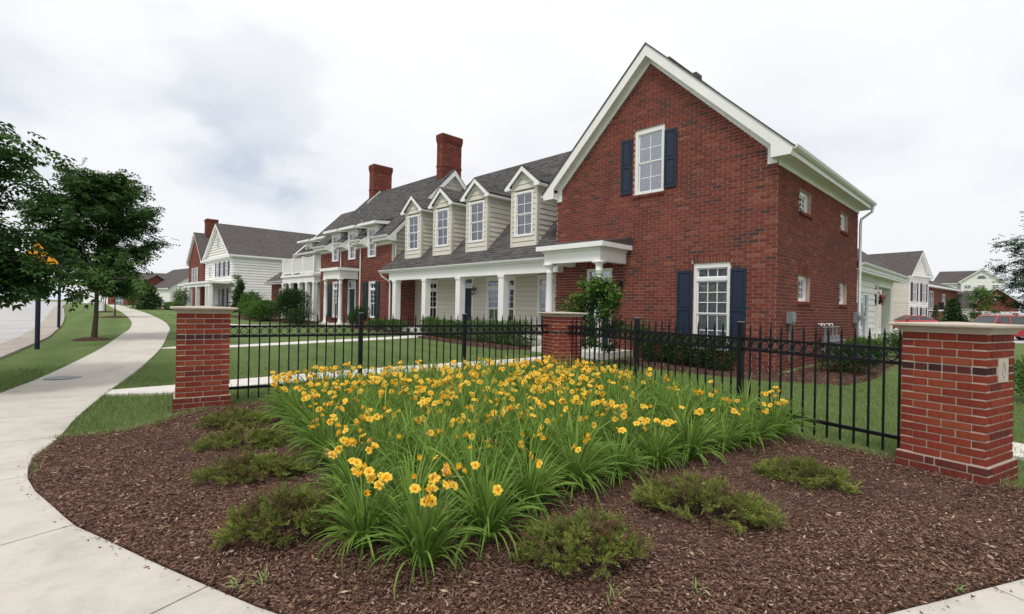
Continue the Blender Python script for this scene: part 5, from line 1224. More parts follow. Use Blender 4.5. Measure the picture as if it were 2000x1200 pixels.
def flower_mesh(kind, seed):
    rg = np.random.default_rng(seed); mb = MB(); mats = [PETAL, STEMM, WILT]
    if kind == 'open':
        Lf = .036; T = .028
        for k in range(6):
            a = k*math.pi/3+rg.normal(0, .08); wv = .0185 if k % 2 else .0145; op = rg.uniform(.8, 1.0)
            prev = None
            for i in range(6):
                t = i/5; r_ = .003+.010*t+max(0, t-.35)*.040*op; z = T*min(1, t*1.7)-.012*max(0, t-.75)*2; w_ = wv*(.25+.75*math.sin(min(1, t*1.0+.10)*math.pi*.80)**.8)*(1, 1, 1, 1, 1, .55)[i]
                c, s = math.cos(a), math.sin(a); ru = .0025*math.sin(i*2.5+k)
                cur = [(r_*c-s*w_*q, r_*s+c*w_*q, z+abs(q)*.003+ru*q) for q in (-1, 0, 1)]
                if prev:
                    rr = .35+.5*t+rg.uniform(-.08, .08) if t > .3 else .08
                    mb.face([prev[0], prev[1], cur[1], cur[0]], rr); mb.face([prev[1], prev[2], cur[2], cur[1]], rr)
                prev = cur
            mb.tube([(0, 0, T*.35), (.006*math.cos(a), .006*math.sin(a), T*1.1)], .0008, 3, r=.3)
        mb.mi = 1; mb.tube([(0, 0, -.03), (0, 0, .004)], [.0018, .0035], 5, r=.5)
    elif kind == 'half':
        for k in range(6):
            a = k*math.pi/3; prev = None
            for i in range(5):
                t = i/4; r_ = .004+.009*math.sin(t*2.2)+.008*t*t; z = .046*t; w_ = .008*math.sin(min(1, t+.15)*math.pi*.95)**.7; c, s = math.cos(a), math.sin(a)
                cur = [(r_*c-s*w_, r_*s+c*w_, z), (r_*c+s*w_, r_*s-c*w_, z)]
                if prev: mb.face([prev[0], prev[1], cur[1], cur[0]], .15+.3*t)
                prev = cur
        mb.mi = 1; mb.tube([(0, 0, -.03), (0, 0, .005)], [.0018, .004], 5, r=.5)
    elif kind == 'wilt':
        mb.mi = 2; mb.tube([(0, 0, 0), (.004, 0, .018), (.001, .003, .032), (.006, .004, .04)], [.003, .0055, .0045, .001], 6, r=rg.uniform(.0, 1))
        for k in range(4):
            a = k*1.6; mb.face([(0, 0, .028), (.012*math.cos(a), .012*math.sin(a), .036), (.009*math.cos(a+.5), .009*math.sin(a+.5), .046)], rg.uniform(.6, 1))
        mb.mi = 1; mb.tube([(0, 0, -.03), (0, 0, .002)], [.0016, .0028], 5, r=.5)
    else:
        mb.tube([(0, 0, 0), (.001, 0, .012), (0, 0, .028), (0, 0, .036)], [.002, .0045, .0045, .001], 6, r=.15)
        mb.mi = 1; mb.tube([(0, 0, -.03), (0, 0, .002)], [.0016, .0025], 5, r=.6)
    me = mb.mesh({'open': 'flower', 'half': 'flower', 'wilt': 'withered_flower', 'bud': 'flower_bud'}[kind], mats, kind == 'half'); return me
FM = {'open': [flower_mesh('open', s) for s in range(5)], 'half': [flower_mesh('half', 9)], 'wilt': [flower_mesh('wilt', s) for s in range(3)], 'bud': [flower_mesh('bud', 4)]}
def put_flower(par, p, kind=None, origin=(0, 0, 0), sc=None):
    kind = kind or random.choices(['open', 'half', 'wilt', 'bud'], [.46, .24, .18, .12])[0]
    me = random.choice(FM[kind]); o = link(me.name.split('.')[0], me, par, tuple(a-b for a, b in zip(p, origin)))
    yaw = random.uniform(0, 6.28)
    tilt = random.uniform(.3, 1.35); toc = math.atan2(-p[1], -p[0])+random.gauss(0, 1.1)
    if kind == 'bud': tilt = random.uniform(0, .6)
    d = Vector((math.cos(toc)*math.sin(tilt), math.sin(toc)*math.sin(tilt), math.cos(tilt)))
    o.rotation_euler = d.to_track_quat('Z', 'Y').to_euler(); o.rotation_euler.rotate_axis('Z', yaw)
    s = sc or random.uniform(.74, 1.0); o.scale = (s, s, s); return o
# bed outline (clump centres)
lp = [(-3.20, 7.25), (-3.0, 6.65), (-2.62, 6.15), (-2.22, 5.55), (-1.82, 4.95), (-1.48, 4.38), (-1.14, 3.72), (-.92, 3.16), (-.64, 2.82), (-.34, 2.98), (.0, 3.45), (.42, 3.98), (.98, 4.42), (1.45, 4.78), (1.95, 5.08), (2.45, 5.42), (2.95, 5.75), (3.38, 6.05)]
inside = lp+[(3.42, 6.15), (3.3, 6.35), (1.15, 10.05), (.75, 10.25), (-3.3, 7.55)]
edge = []
acc = resample([np.array(p) for p in lp], .05); dd = np.concatenate([[0], np.cumsum(np.linalg.norm(np.diff(acc, axis=0), axis=1))])
for s in np.arange(0, dd[-1], .53): edge.append((float(np.interp(s, dd, acc[:, 0]))+random.gauss(0, .02), float(np.interp(s, dd, acc[:, 1]))+random.gauss(0, .02)))
frontlab = {}
def clump(x, y, label, nfl, nb=150, hgt=.46, group=None, wid=.0075):
    rt = root('daylily', label, 'daylily', (x, y, BEDZ), 0, group)
    V, Fq, r_ = lily_foliage(np.array([[0., 0, 0]]), nb, hgt, wid=wid); link('foliage', arr_mesh('foliage', V, Fq, r_, LILY, True), rt)
    sm = MB()
    for _ in range(nfl):
        a = random.uniform(0, 6.28); lean = random.uniform(.05, .26); hh = random.uniform(.36, .50); tip = Vector((math.cos(a)*lean, math.sin(a)*lean, hh))
        sm.tube([(0.02*math.cos(a), .02*math.sin(a), 0), tuple(Vector((tip.x*.45, tip.y*.45, hh*.6))), tuple(tip)], [.0028, .0024, .0018], 5)
        for k in range(random.choice((1, 2, 2, 3))):
            q = tip+Vector((random.gauss(0, .022), random.gauss(0, .022), random.uniform(.0, .035))); sm.tube([tuple(tip-Vector((0, 0, .03))), tuple(q-Vector((0, 0, .02)))], .0012, 4)
            f = put_flower(rt, (x+q.x, y+q.y, BEDZ+q.z), origin=(x, y, BEDZ))
    sm.build('flower_stems', STEMM, rt)
    return rt
where = []
N = len(edge); tip_i = int(np.argmin([q[1] for q in edge]))
ORD = ['first', 'second', 'third', 'fourth', 'fifth', 'sixth', 'seventh', 'eighth', 'ninth', 'tenth', 'eleventh', 'twelfth', 'thirteenth', 'fourteenth', 'fifteenth', 'sixteenth']
for i, (x, y) in enumerate(edge):
    if i == tip_i: lb = 'foremost daylily clump at the front tip of the bed, arching over the mulch'; nf = 15
    elif i < tip_i: lb = f'{ORD[tip_i-i-1]} daylily clump back from the front tip along the left edge of the bed'; nf = 9
    else: lb = f'{ORD[i-tip_i-1]} daylily clump from the front tip along the right-hand edge of the bed'; nf = 3 if i < N-3 else 6
    near = y < 5.2
    clump(x, y, lb, nf, 210 if near else 160, random.uniform(.38, .46), 'daylily clumps along the front edge of the bed', .0078)
# the mass behind the front row
q = rand_in(inside, 900); keep = []
E_ = np.array(edge)
for p in q:
    if np.min(np.hypot(E_[:, 0]-p[0], E_[:, 1]-p[1])) < .34: continue
    if keep and np.min(np.hypot(*(np.array(keep)-p).T)) < .235: continue
    keep.append(p)
keep = np.array(keep)
ml = root('daylily_mass', 'mass of yellow-flowering daylilies filling the bed behind its front row of clumps', 'daylilies')
cs = np.concatenate([keep, np.full((len(keep), 1), BEDZ)], 1)
V, Fq, r_ = lily_foliage(cs, 105, .475, wid=.0082); link('foliage', arr_mesh('foliage', V, Fq, r_, LILY, True), ml, kind='stuff')
fl = []; st = MB()
for (x, y) in keep:
    d = math.hypot(x, y); n = random.choices([0, 1, 2, 3, 4, 5], [.03, .06, .14, .25, .27, .25])[0]+(random.random() < .5) if y > 4.8 else random.choices([0, 1, 2, 3], [.25, .35, .25, .15])[0]
    if x > 1.2 and y < 7.5: n = random.choices([0, 1, 2], [.45, .35, .2])[0]
    for _ in range(n):
        tx, ty, tz = x+random.gauss(0, .13), y+random.gauss(0, .13), BEDZ+random.uniform(.34, .52)
        st.tube([(x, y, BEDZ+.1), (tx, ty, tz-.02)], [.003, .002], 4)
        for k in range(random.choice((1, 2, 2, 3, 4))):
            fl.append((tx+random.gauss(0, .03), ty+random.gauss(0, .03), tz+random.gauss(0, .018)))
st.build('flower_stems', STEMM, ml, kind='stuff')
fl.sort(key=lambda p: math.hypot(p[0], p[1]))
kinds = random.choices(['open', 'half', 'wilt', 'bud'], [.46, .24, .18, .12], k=len(fl))
cnt = {'open': 0, 'half': 0, 'wilt': 0, 'bud': 0}; restV = []; 
tmp = []
for p, k in zip(fl, kinds):
    nm = 'open' if k in ('open', 'half') else k
    if cnt[nm] < 298: cnt[nm] += 1; put_flower(ml, p, k)
    else: tmp.append((p, k))
if tmp:
    V_, F_, R_, M_ = [], [], [], []
    for p, k in tmp:
        me = random.choice(FM[k]); tilt = random.uniform(.3, 1.35); toc = math.atan2(-p[1], -p[0])+random.gauss(0, 1.1)
        rm_ = Vector((math.cos(toc)*math.sin(tilt), math.sin(toc)*math.sin(tilt), math.cos(tilt))).to_track_quat('Z', 'Y').to_matrix()
        o_ = len(V_); V_ += [tuple(rm_ @ v.co+Vector(p)) for v in me.vertices]; rr = [a.value for a in me.attributes['rnd'].data]
        for pl in me.polygons: F_.append(tuple(o_+i for i in pl.vertices)); M_.append(pl.material_index); R_.append(rr[pl.index])
    mb = MB(); mb.v, mb.f, mb.m, mb.r = V_, F_, M_, R_; mb.build('far_flowers', [PETAL, STEMM, WILT], ml, kind='stuff')
# ------------------------------------------------------------------ shrubs and trees
def foliage_arrays(lobes, n, size, tmpl=LEAF, shell=.55, up=.3, jit=.15):
    """lobes: list of (cx,cy,cz,rx,ry,rz)"""
    lb = np.array(lobes, float); w_ = lb[:, 3]*lb[:, 4]; w_ /= w_.sum(); k = RNG.choice(len(lb), n, p=w_)
    d = RNG.normal(size=(n, 3)); d /= np.linalg.norm(d, axis=1)[:, None]; r_ = RNG.uniform(shell**3, 1, n)**(1/3)*(1+RNG.normal(0, jit*.5, n))
    pos = lb[k, :3]+d*r_[:, None]*lb[k, 3:6]; yaw = np.arctan2(d[:, 1], d[:, 0])+RNG.normal(0, .8, n); pit = np.arcsin(np.clip(d[:, 2], -1, 1))*.6+up+RNG.normal(0, .45, n)
    sz = RNG.uniform(.6, 1.25, n)*size; ok = pos[:, 2] > .01
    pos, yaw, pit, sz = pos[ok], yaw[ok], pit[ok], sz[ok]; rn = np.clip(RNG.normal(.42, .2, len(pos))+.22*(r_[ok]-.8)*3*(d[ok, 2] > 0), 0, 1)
    return scatter(tmpl[0], tmpl[1], pos, rotm(yaw, pit, RNG.normal(0, .7, len(pos))), sz, rn)
def shrub(name, label, cat, x, y, w_, h, mt, n=1600, size=.05, lob=7, z=None, group=None, tmpl=LEAFW, base=.08, shape='round', depth=None, stem=True):
    n = int(n*(2.3 if shape == 'hedge' else 1.7))
    rt = root(name, label, cat, (x, y, Z(x, y) if z is None else z), random.uniform(0, 6.28) if depth is None else HRZ, group)
    L = []; dp = depth or w_
    if shape == 'round':
        for k in range(lob):
            a = random.uniform(0, 6.28); r_ = random.uniform(.1, .5)*.5; zz = random.uniform(.3, .72)
            L.append((math.cos(a)*r_*w_, math.sin(a)*r_*dp, h*zz, w_*random.uniform(.22, .32), dp*random.uniform(.22, .32), h*random.uniform(.22, .3)))
        L.append((0, 0, h*.48, w_*.40, dp*.40, h*.42))
    elif shape == 'hedge':
        m = max(2, int(w_/.45))
        for k in range(m): L.append((-w_/2+w_*(k+.5)/m, random.gauss(0, .03), h*.5, w_/m*.75, dp*.5, h*random.uniform(.46, .54)))
    elif shape == 'cone':
        for k in range(9): t = k/8; L.append((random.gauss(0, .02*w_), random.gauss(0, .02*w_), h*(.1+.82*t), w_*.5*(1-t*.93)**.8, w_*.5*(1-t*.93)**.8, h*.11))
    V, Fq, r_ = foliage_arrays(L, n, size, tmpl); link('foliage', arr_mesh('foliage', V, Fq, r_, mt), rt)
    if stem:
        sm = MB()
        for k in range(6 if shape != 'cone' else 1):
            a = random.uniform(0, 6.28); e = w_*.28 if shape != 'cone' else 0
            sm.tube([(math.cos(a)*.03, math.sin(a)*.03, -.05), (math.cos(a)*e*.6, math.sin(a)*e*.6, h*.35), (math.cos(a)*e, math.sin(a)*e, h*.75)], [.018, .012, .005], 5)
        sm.build('stem', BARK, rt)
    return rt
def juniper(x, y, lx, ly, h, ang, label, n=9000, dead=0.):
    rt = root('juniper', label, 'juniper', (x, y, BEDZ-.01), ang, 'spreading junipers in the mulch'); Vs, Fs, Rs, Ms = [], [], [], []; of = 0
    nb = int(105*max(lx, .8)*max(ly/.5, .8)); sm = MB()
    tv = np.array([(0, -.075, 0), (0, .075, 0), (1, 0, .02), (.4, 0, .14)]); tf = np.array([(0, 1, 2), (0, 3, 2)])
    for k in range(nb):
        a = random.uniform(0, 6.28); t = random.random()**.55; ex, ey = lx*.5*t*math.cos(a), ly*.5*t*math.sin(a); hz = h*(1-.60*t*t)*random.uniform(.45, 1.15)
        b = Vector((ex*.25, ey*.25, .02)); m_ = Vector((ex*.72, ey*.72, hz*.85)); tip = Vector((ex*1.0, ey*1.0, hz))
        if k % 3 == 0: sm.tube([tuple(b), tuple(m_), tuple(tip)], [.005, .003, .0012], 4)
        dr = (tip-m_).normalized(); m = n//nb; ns = 7; br = random.gauss(0, .13); dd_ = random.random() < dead*(1.4 if t < .6 else .5); dirs = []
        for q in range(ns):
            d0 = (dr*.8+Vector((random.gauss(0, .6), random.gauss(0, .6), random.gauss(.1, .3)))).normalized(); o0 = m_.lerp(tip, random.uniform(0, 1)); dirs.append((*o0, *d0, random.uniform(.05, .10)))
        D = np.array(dirs)[RNG.integers(0, ns, m)]; s = RNG.uniform(0, 1, m); p = D[:, :3]+D[:, 3:6]*(D[:, 6]*s)[:, None]+RNG.normal(0, .005, (m, 3)); p[:, 2] = np.maximum(p[:, 2], .004)
        yaw = np.arctan2(D[:, 4], D[:, 3])+RNG.normal(0, .6, m); pit = np.arcsin(np.clip(D[:, 5], -1, 1))+RNG.normal(.15, .35, m)
        v, f, r_ = scatter(tv, tf, p, rotm(yaw, pit, RNG.uniform(0, 6.28, m)), RNG.uniform(.014, .032, m), np.clip(RNG.normal(.30+.25*t+.28*(s-.4)+br, .12, m), 0, 1))
        Vs.append(v); Fs.append(f+of); Rs.append(r_); Ms.append(np.full(len(f), 1 if dd_ else 0)); of += len(v)
    link('foliage', arr_mesh('foliage', np.vstack(Vs), np.vstack(Fs), np.concatenate(Rs), [JUNI, DEADJ], midx=np.concatenate(Ms)), rt); sm.build('stem', BARK, rt); return rt
juniper(-3.30, 6.02, .80, .55, .17, .3, 'low juniper furthest back on the left, close to the left pier', 14000, .05)
juniper(-2.72, 5.15, .92, .48, .17, .4, 'second low juniper on the left, between the pier and the lilies', 14000, .06)
juniper(-2.13, 4.22, .90, .50, .18, .45, 'browning juniper third from the left pier, beside the lilies', 17000, .22)
juniper(-1.42, 3.22, .82, .58, .26, .5, 'large juniper with dead rust-brown sprigs, left of the foremost lilies', 24000, .28)
juniper(.44, 2.92, .74, .58, .24, .1, 'juniper at the bottom centre with bare twigs, right of the foremost lilies', 22000, .14)
juniper(1.42, 3.62, 1.02, .62, .22, -.5, 'wide juniper in the mulch between the bottom centre one and the right pier', 22000, .16)
juniper(2.58, 4.38, .80, .46, .17, -.55, 'small low juniper nearest to the right-hand brick pier', 13000, .1)
# tree generator
LFT = []
def compound_leaf(nl=7, L=.26):
    V, F_ = [], []; of = 0
    for k in range(nl):
        if k == nl-1: o, a = (1.0-.32, 0), 0
        else: o = (.12+.56*(k//2)/max(1, (nl-1)//2-1+.001), 0); a = (1 if k % 2 else -1)*.85
        l = .34; w_ = .075; c, s = math.cos(a), math.sin(a)
        for (u, v, z) in ((0, 0, 0), (.45, w_, .02), (1, 0, -.07), (.45, -w_, .02)):
            u *= l; V.append((o[0]+u*c-v*s, o[1]+u*s+v*c, z*1.0-.06*o[0]**2)); 
        F_.append((of, of+1, of+2, of+3)); of += 4
    return np.array(V), np.array(F_)
CL = compound_leaf()
def tree(name, label, x, y, h, trunk_h, rad, mt, nleaf, leaf=.28, r0=.07, lean=(0, 0), group=None, squash=1., tmpl=CL, seed=1, clear=0, cat='tree', droop=.35, z=None, nb=26, cx=0, cy=0, extra=(), gap=None):
    rs = random.getstate(); random.seed(seed); rt = root(name, label, cat, (x, y, Z(x, y) if z is None else z), 0, group)
    tr = MB(); top = Vector((lean[0]+cx*.5, lean[1]+cy*.5, h*.86)); pts = [Vector((0, 0, -.1))]
    for k in range(1, 7): t = k/6; pts.append(Vector((top.x*t+random.gauss(0, .02), top.y*t+random.gauss(0, .02), top.z*t)))
    tr.tube([tuple(p) for p in pts], [r0*1.35]+[r0*(1-.85*(k/6)**1.1) for k in range(1, 7)], 9)
    C0 = Vector((cx+lean[0]*.6, cy+lean[1]*.6, trunk_h+(h-trunk_h)*.46)); rz = (h-trunk_h)*.55; tips = []
    for b in range(nb):
        t = (b+.5)/nb; zz = trunk_h*.95+(h*.86-trunk_h*.95)*t**.9; p0 = Vector((top.x*zz/top.z, top.y*zz/top.z, zz)); az = b*2.4+random.gauss(0, .3)
        el = random.uniform(-.10, .5)+t*.7; d = Vector((math.cos(az)*math.cos(el), math.sin(az)*math.cos(el), math.sin(el)))
        # length to the crown surface
        lo, hi = 0., 8.
        for _ in range(18):
            m_ = (lo+hi)/2; q = p0+d*m_-C0; e = (q.x/rad)**2+(q.y/rad)**2+(q.z/rz)**2
            if e < 1: lo = m_
            else: hi = m_
        Lb = max(.3, lo)*random.uniform(.82, 1.08); mid = p0+d*Lb*.5+Vector((0, 0, -.03*Lb)); end = p0+d*Lb+Vector((0, 0, -.10*Lb*droop))
        rb = r0*.38*(1-.6*t); tr.tube([tuple(p0), tuple(mid), tuple(end)], [rb, rb*.6, rb*.2], 5)
        for s in range(9):
            u = .25+.75*(s+random.random())/9; q0 = p0.lerp(mid, u*2) if u < .5 else mid.lerp(end, u*2-1); sd = Vector((random.gauss(0, 1), random.gauss(0, 1), random.gauss(0, .55))).normalized()
            sd = (sd+d*.6).normalized(); ls = Lb*random.uniform(.16, .36); q1 = q0+sd*ls; tr.tube([tuple(q0), tuple(q1)], [rb*.25+.002, .002], 4); tips.append((q0, q1))
        tips.append((mid, end)); tips.append((mid.lerp(end, .6), end+d*.1))
    for ex in extra:
        p0 = Vector((0, 0, trunk_h*.98)); end = Vector(ex); mid = p0.lerp(end, .5)+Vector((0, 0, .22)); tr.tube([tuple(p0), tuple(mid), tuple(end)], [r0*.3, r0*.2, .006], 5)
        for s in range(16):
            u = .3+.7*(s+random.random())/16; q0 = p0.lerp(mid, u*2) if u < .5 else mid.lerp(end, u*2-1); q1 = q0+Vector((random.gauss(0, 1), random.gauss(0, 1), random.gauss(-.2, .5))).normalized()*random.uniform(.2, .5); tips.append((q0, q1)); tips.append((q0, q1))
    tr.build('trunk', BARK, rt)
    n = nleaf; A = np.array([tuple(a) for a, b in tips]); B = np.array([tuple(b) for a, b in tips]); k = RNG.integers(0, len(A), n); u = RNG.uniform(.1, 1.05, n)[:, None]
    pos = A[k]+(B[k]-A[k])*u+RNG.normal(0, .07*rad**.5, (n, 3)); dv = B[k]-A[k]
    if gap:
        ok = (np.linalg.norm(pos-np.array(gap[:3]), axis=1) > gap[3]) | (RNG.uniform(0, 1, n) < .2); pos, k, dv = pos[ok], k[ok], dv[ok]; n = len(pos)
    yaw = np.arctan2(dv[:, 1], dv[:, 0])+RNG.normal(0, .9, n); pit = RNG.normal(-droop*.6, .35, n)
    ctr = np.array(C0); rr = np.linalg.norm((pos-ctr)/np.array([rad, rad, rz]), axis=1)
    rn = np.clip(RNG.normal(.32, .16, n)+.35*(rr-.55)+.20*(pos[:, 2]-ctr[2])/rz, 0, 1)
    V, Fq, r_ = scatter(tmpl[0], tmpl[1], pos, rotm(yaw, pit, RNG.normal(0, .4, n)), RNG.uniform(.75, 1.2, n)*leaf, rn)
    link('crown', arr_mesh('crown', V, Fq, r_, mt), rt); random.setstate(rs); return rt
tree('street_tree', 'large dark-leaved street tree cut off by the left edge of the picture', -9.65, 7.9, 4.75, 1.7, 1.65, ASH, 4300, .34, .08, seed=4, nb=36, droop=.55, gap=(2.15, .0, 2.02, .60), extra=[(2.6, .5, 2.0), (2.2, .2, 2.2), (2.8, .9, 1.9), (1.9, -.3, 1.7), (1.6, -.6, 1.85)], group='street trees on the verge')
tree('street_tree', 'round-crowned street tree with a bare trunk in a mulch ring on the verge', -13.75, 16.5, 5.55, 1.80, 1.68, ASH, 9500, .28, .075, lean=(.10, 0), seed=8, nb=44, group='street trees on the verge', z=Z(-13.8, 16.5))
rg = MB().lathe((-13.8, 16.5, Z(-13.8, 16.5)-.02), [(.55, 0), (.45, .05), (.2, .10)], 18); props(rg.build('mulch_ring', MULCH), kind='structure')
for (x, y, hh, sd, lb) in ((-24.4, 30.8, 3.4, 3, 'nearer of the two young street trees beyond the round-crowned one'), (-32, 39.5, 3.6, 5, 'farther of the two young street trees beyond the round-crowned one')):
    tree('street_tree', lb, x, y, hh, 1.3, 1.0, ASH, 1500, .30, .04, seed=sd, nb=16, group='street trees on the verge'); props(MB().lathe((x, y, Z(x, y)), [(.8, 0), (.3, .1)], 14).build('mulch_ring', MULCH), kind='structure')
tree('young_tree', 'slender leaning young tree in front of the white sided house', -24.9, 45, 3.6, 1.0, .62, BUSH, 900, .22, .035, lean=(.35, 0), seed=6, nb=14, squash=1.3)
tree('ornamental_tree', 'small multi-branched green tree in front of the white portico of the brick gable house', 2.05, 10.95+1.2, 2.15, .5, .74, LIME, 7000, .085, .025, seed=12, nb=30, tmpl=LEAFW, droop=.1)
tree('young_tree', 'young tree in front of the red brick garage gable', 35.6, 38, 3.9, .8, 1.0, BUSH, 1600, .25, .04, seed=16, nb=16, z=0)
tree('honey_locust', 'feathery tree cut off by the right edge of the picture', 15.35, 14, 4.5, 1.5, 1.35, DBUSH, 3600, .20, .06, seed=21, nb=26, z=0, droop=.2)
def conifer(x, y, h, w_, label, z=0, n=3500, name='spruce_tree', mt=None):
    rt = root(name, label, 'conifer', (x, y, z)); tr = MB().tube([(0, 0, -.1), (0, 0, h)], [w_*.05, .01], 7); Vs, Fs, Rs = [], [], []; of = 0
    for k in range(70):
        t = random.random()**.8; zz = h*(.06+.9*t); r_ = w_*.5*(1-t)**.85*random.uniform(.75, 1.1); a = random.uniform(0, 6.28); e = Vector((math.cos(a)*r_, math.sin(a)*r_, -.12*r_)); tr.tube([(0, 0, zz), (e.x, e.y, zz+e.z)], [.02, .004], 4)
        m = n//70; s = RNG.uniform(.15, 1.05, m)[:, None]; p = np.array([[0, 0, zz]])+np.array([[e.x, e.y, e.z]])*s+RNG.normal(0, .05*w_, (m, 3)); yaw = a+RNG.normal(0, .9, m)
        v, f, rr = scatter(LEAF[0], LEAF[1], p, rotm(yaw, RNG.normal(.1, .4, m), RNG.uniform(0, 6, m)), RNG.uniform(.10, .2, m)*w_*.8, np.clip(RNG.normal(.5, .2, m), 0, 1)); Vs.append(v); Fs.append(f+of); Rs.append(rr); of += len(v)
    tr.build('trunk', BARK, rt); link('crown', arr_mesh('crown', np.vstack(Vs), np.vstack(Fs), np.concatenate(Rs), mt or CONIF), rt)
conifer(35.2, 40, 2.9, 2.1, 'small spruce tree in front of the low-roofed brick house', n=5000)
conifer(46.5, 55, 2.9, 1.2, 'narrow dark conifer against the wall of the hip-roofed brick house', n=1500)
# foundation planting: local house coordinates
def hs(nm, lb, cat, lx, ly, w_, h, mt, **k):
    X, Y = hw_(lx, ly); return shrub(nm, lb, cat, X, Y, w_, h, mt, **k)
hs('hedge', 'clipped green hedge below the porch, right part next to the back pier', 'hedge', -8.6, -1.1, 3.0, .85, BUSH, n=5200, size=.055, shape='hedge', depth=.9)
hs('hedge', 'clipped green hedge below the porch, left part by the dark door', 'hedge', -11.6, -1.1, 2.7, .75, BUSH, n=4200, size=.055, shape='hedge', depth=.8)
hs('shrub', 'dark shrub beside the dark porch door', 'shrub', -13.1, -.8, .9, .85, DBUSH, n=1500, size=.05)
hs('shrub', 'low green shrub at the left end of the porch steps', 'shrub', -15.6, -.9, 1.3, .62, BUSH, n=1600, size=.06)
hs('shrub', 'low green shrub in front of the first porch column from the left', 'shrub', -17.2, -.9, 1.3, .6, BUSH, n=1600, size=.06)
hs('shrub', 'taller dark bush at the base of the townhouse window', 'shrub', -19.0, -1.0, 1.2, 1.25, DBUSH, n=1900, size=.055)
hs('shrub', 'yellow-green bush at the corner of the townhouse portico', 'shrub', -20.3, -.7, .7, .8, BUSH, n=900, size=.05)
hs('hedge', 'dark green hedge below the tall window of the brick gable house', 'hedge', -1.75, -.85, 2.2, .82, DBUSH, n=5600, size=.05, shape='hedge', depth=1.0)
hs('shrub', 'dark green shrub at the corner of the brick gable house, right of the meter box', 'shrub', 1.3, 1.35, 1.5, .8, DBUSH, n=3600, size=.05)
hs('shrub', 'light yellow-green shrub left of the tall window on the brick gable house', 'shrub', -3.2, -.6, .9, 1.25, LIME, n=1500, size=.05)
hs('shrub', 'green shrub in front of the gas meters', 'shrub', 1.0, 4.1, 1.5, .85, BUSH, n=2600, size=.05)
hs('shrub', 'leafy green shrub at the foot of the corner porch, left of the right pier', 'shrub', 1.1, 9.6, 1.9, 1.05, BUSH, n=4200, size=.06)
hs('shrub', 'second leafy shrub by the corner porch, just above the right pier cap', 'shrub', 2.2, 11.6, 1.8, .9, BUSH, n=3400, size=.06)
hs('shrub', 'potted green plant inside the corner porch', 'plant', -1.2, 15.0, 1.1, 1.0, BUSH, n=900, size=.08)
hs('shrub', 'large dark green bush left of the townhouse portico', 'shrub', -24.6, -2.0, 2.3, 2.1, DBUSH, n=6500, size=.075)
hs('shrub', 'low grey-green bush in front of the large dark bush', 'shrub', -22.9, -2.4, 1.8, .95, DBUSH, n=3000, size=.055)
hs('shrub', 'broad bright green bush left of the large dark bush', 'shrub', -27.4, -2.6, 2.6, 1.35, BUSH, n=5200, size=.075)
hs('shrub', 'second broad bright green bush, in front of the balcony porch', 'shrub', -29.9, -2.5, 2.4, 1.25, BUSH, n=4200, size=.075)
hs('shrub', 'rounded green bush beside the low brick part, next to a dark cone', 'shrub', -34.2, -1.3, 2.2, 2.0, BUSH, n=3200, size=.085)
hs('shrub', 'low dark bush below the conical evergreen', 'shrub', -35.2, -3.0, 2.4, .9, DBUSH, n=2200, size=.07)
X_, Y_ = hw_(-37.5, -1.2); conifer(X_, Y_, 2.5, 1.5, 'dark conical evergreen in front of the white sided wall', Z(X_, Y_), 3200)
hs('shrub', 'dark reddish low shrubs along the white sided wall', 'shrub', -42.5, .5, 2.6, .9, DBUSH, n=1800, size=.08)
X_, Y_ = hw_(-57.0, -4.0); conifer(X_, Y_, 2.3, 2.6, 'small spreading pine left of the white house porch', Z(X_, Y_), 3200, 'pine_tree')
hs('shrub', 'green shrub between the white porch columns', 'shrub', -57.5, -1.2, 1.8, 2.3, BUSH, n=2000, size=.1)
hs('hedge', 'low hedge in front of the white porch', 'hedge', -55.5, -2.2, 5., .8, BUSH, n=3000, size=.09, shape='hedge', depth=1.2)
hs('tree', 'light green young tree behind the small pine', 'tree', -68.0, -4.0, 2.4, 4.2, LIME, n=1800, size=.16)
shrub('shrub', 'green bush at the right edge of the picture, just above the right pier', 'shrub', 9.6, 8.9, 1.5, .95, BUSH, n=4200, size=.05, z=0)
# far trees closing the horizon
for i in range(9):
    X = -260+i*26+random.uniform(-6, 6); Y = random.uniform(190, 240)+abs(X)*.1
    shrub('tree', 'distant dark green tree on the horizon line behind the houses', 'tree', X, Y, random.uniform(14, 22), random.uniform(7, 10), DBUSH, n=420, size=1.5, z=0, group='distant trees on the horizon', lob=5, stem=False)
# hanging basket
X_, Y_ = hw_(-.7, 14.2); hb = root('hanging_basket', 'hanging basket of dark leaves and red-pink flowers under the corner porch roof', 'flower basket', (X_, Y_, 2.0))
V, Fq, r_ = foliage_arrays([(0, 0, .10, .42, .42, .30)], 1100, .10, LEAFW); link('foliage', arr_mesh('foliage', V, Fq, r_, DBUSH), hb)
V, Fq, r_ = foliage_arrays([(0, 0, .22, .52, .52, .30)], 240, .11, LEAFW, shell=.8); PINK = leafmat('pink_petal', [(0, (.45, .02, .06)), (1, (.65, .08, .14))]); link('flowers', arr_mesh('flowers', V, Fq, r_, PINK), hb, kind='stuff')
MB().lathe((0, 0, -.14), [(.05, 0), (.2, .08), (.26, .2)], 12).tube([(0, 0, 0), (0, 0, 1.05)], .01, 4).build('basket', BLACK, hb)
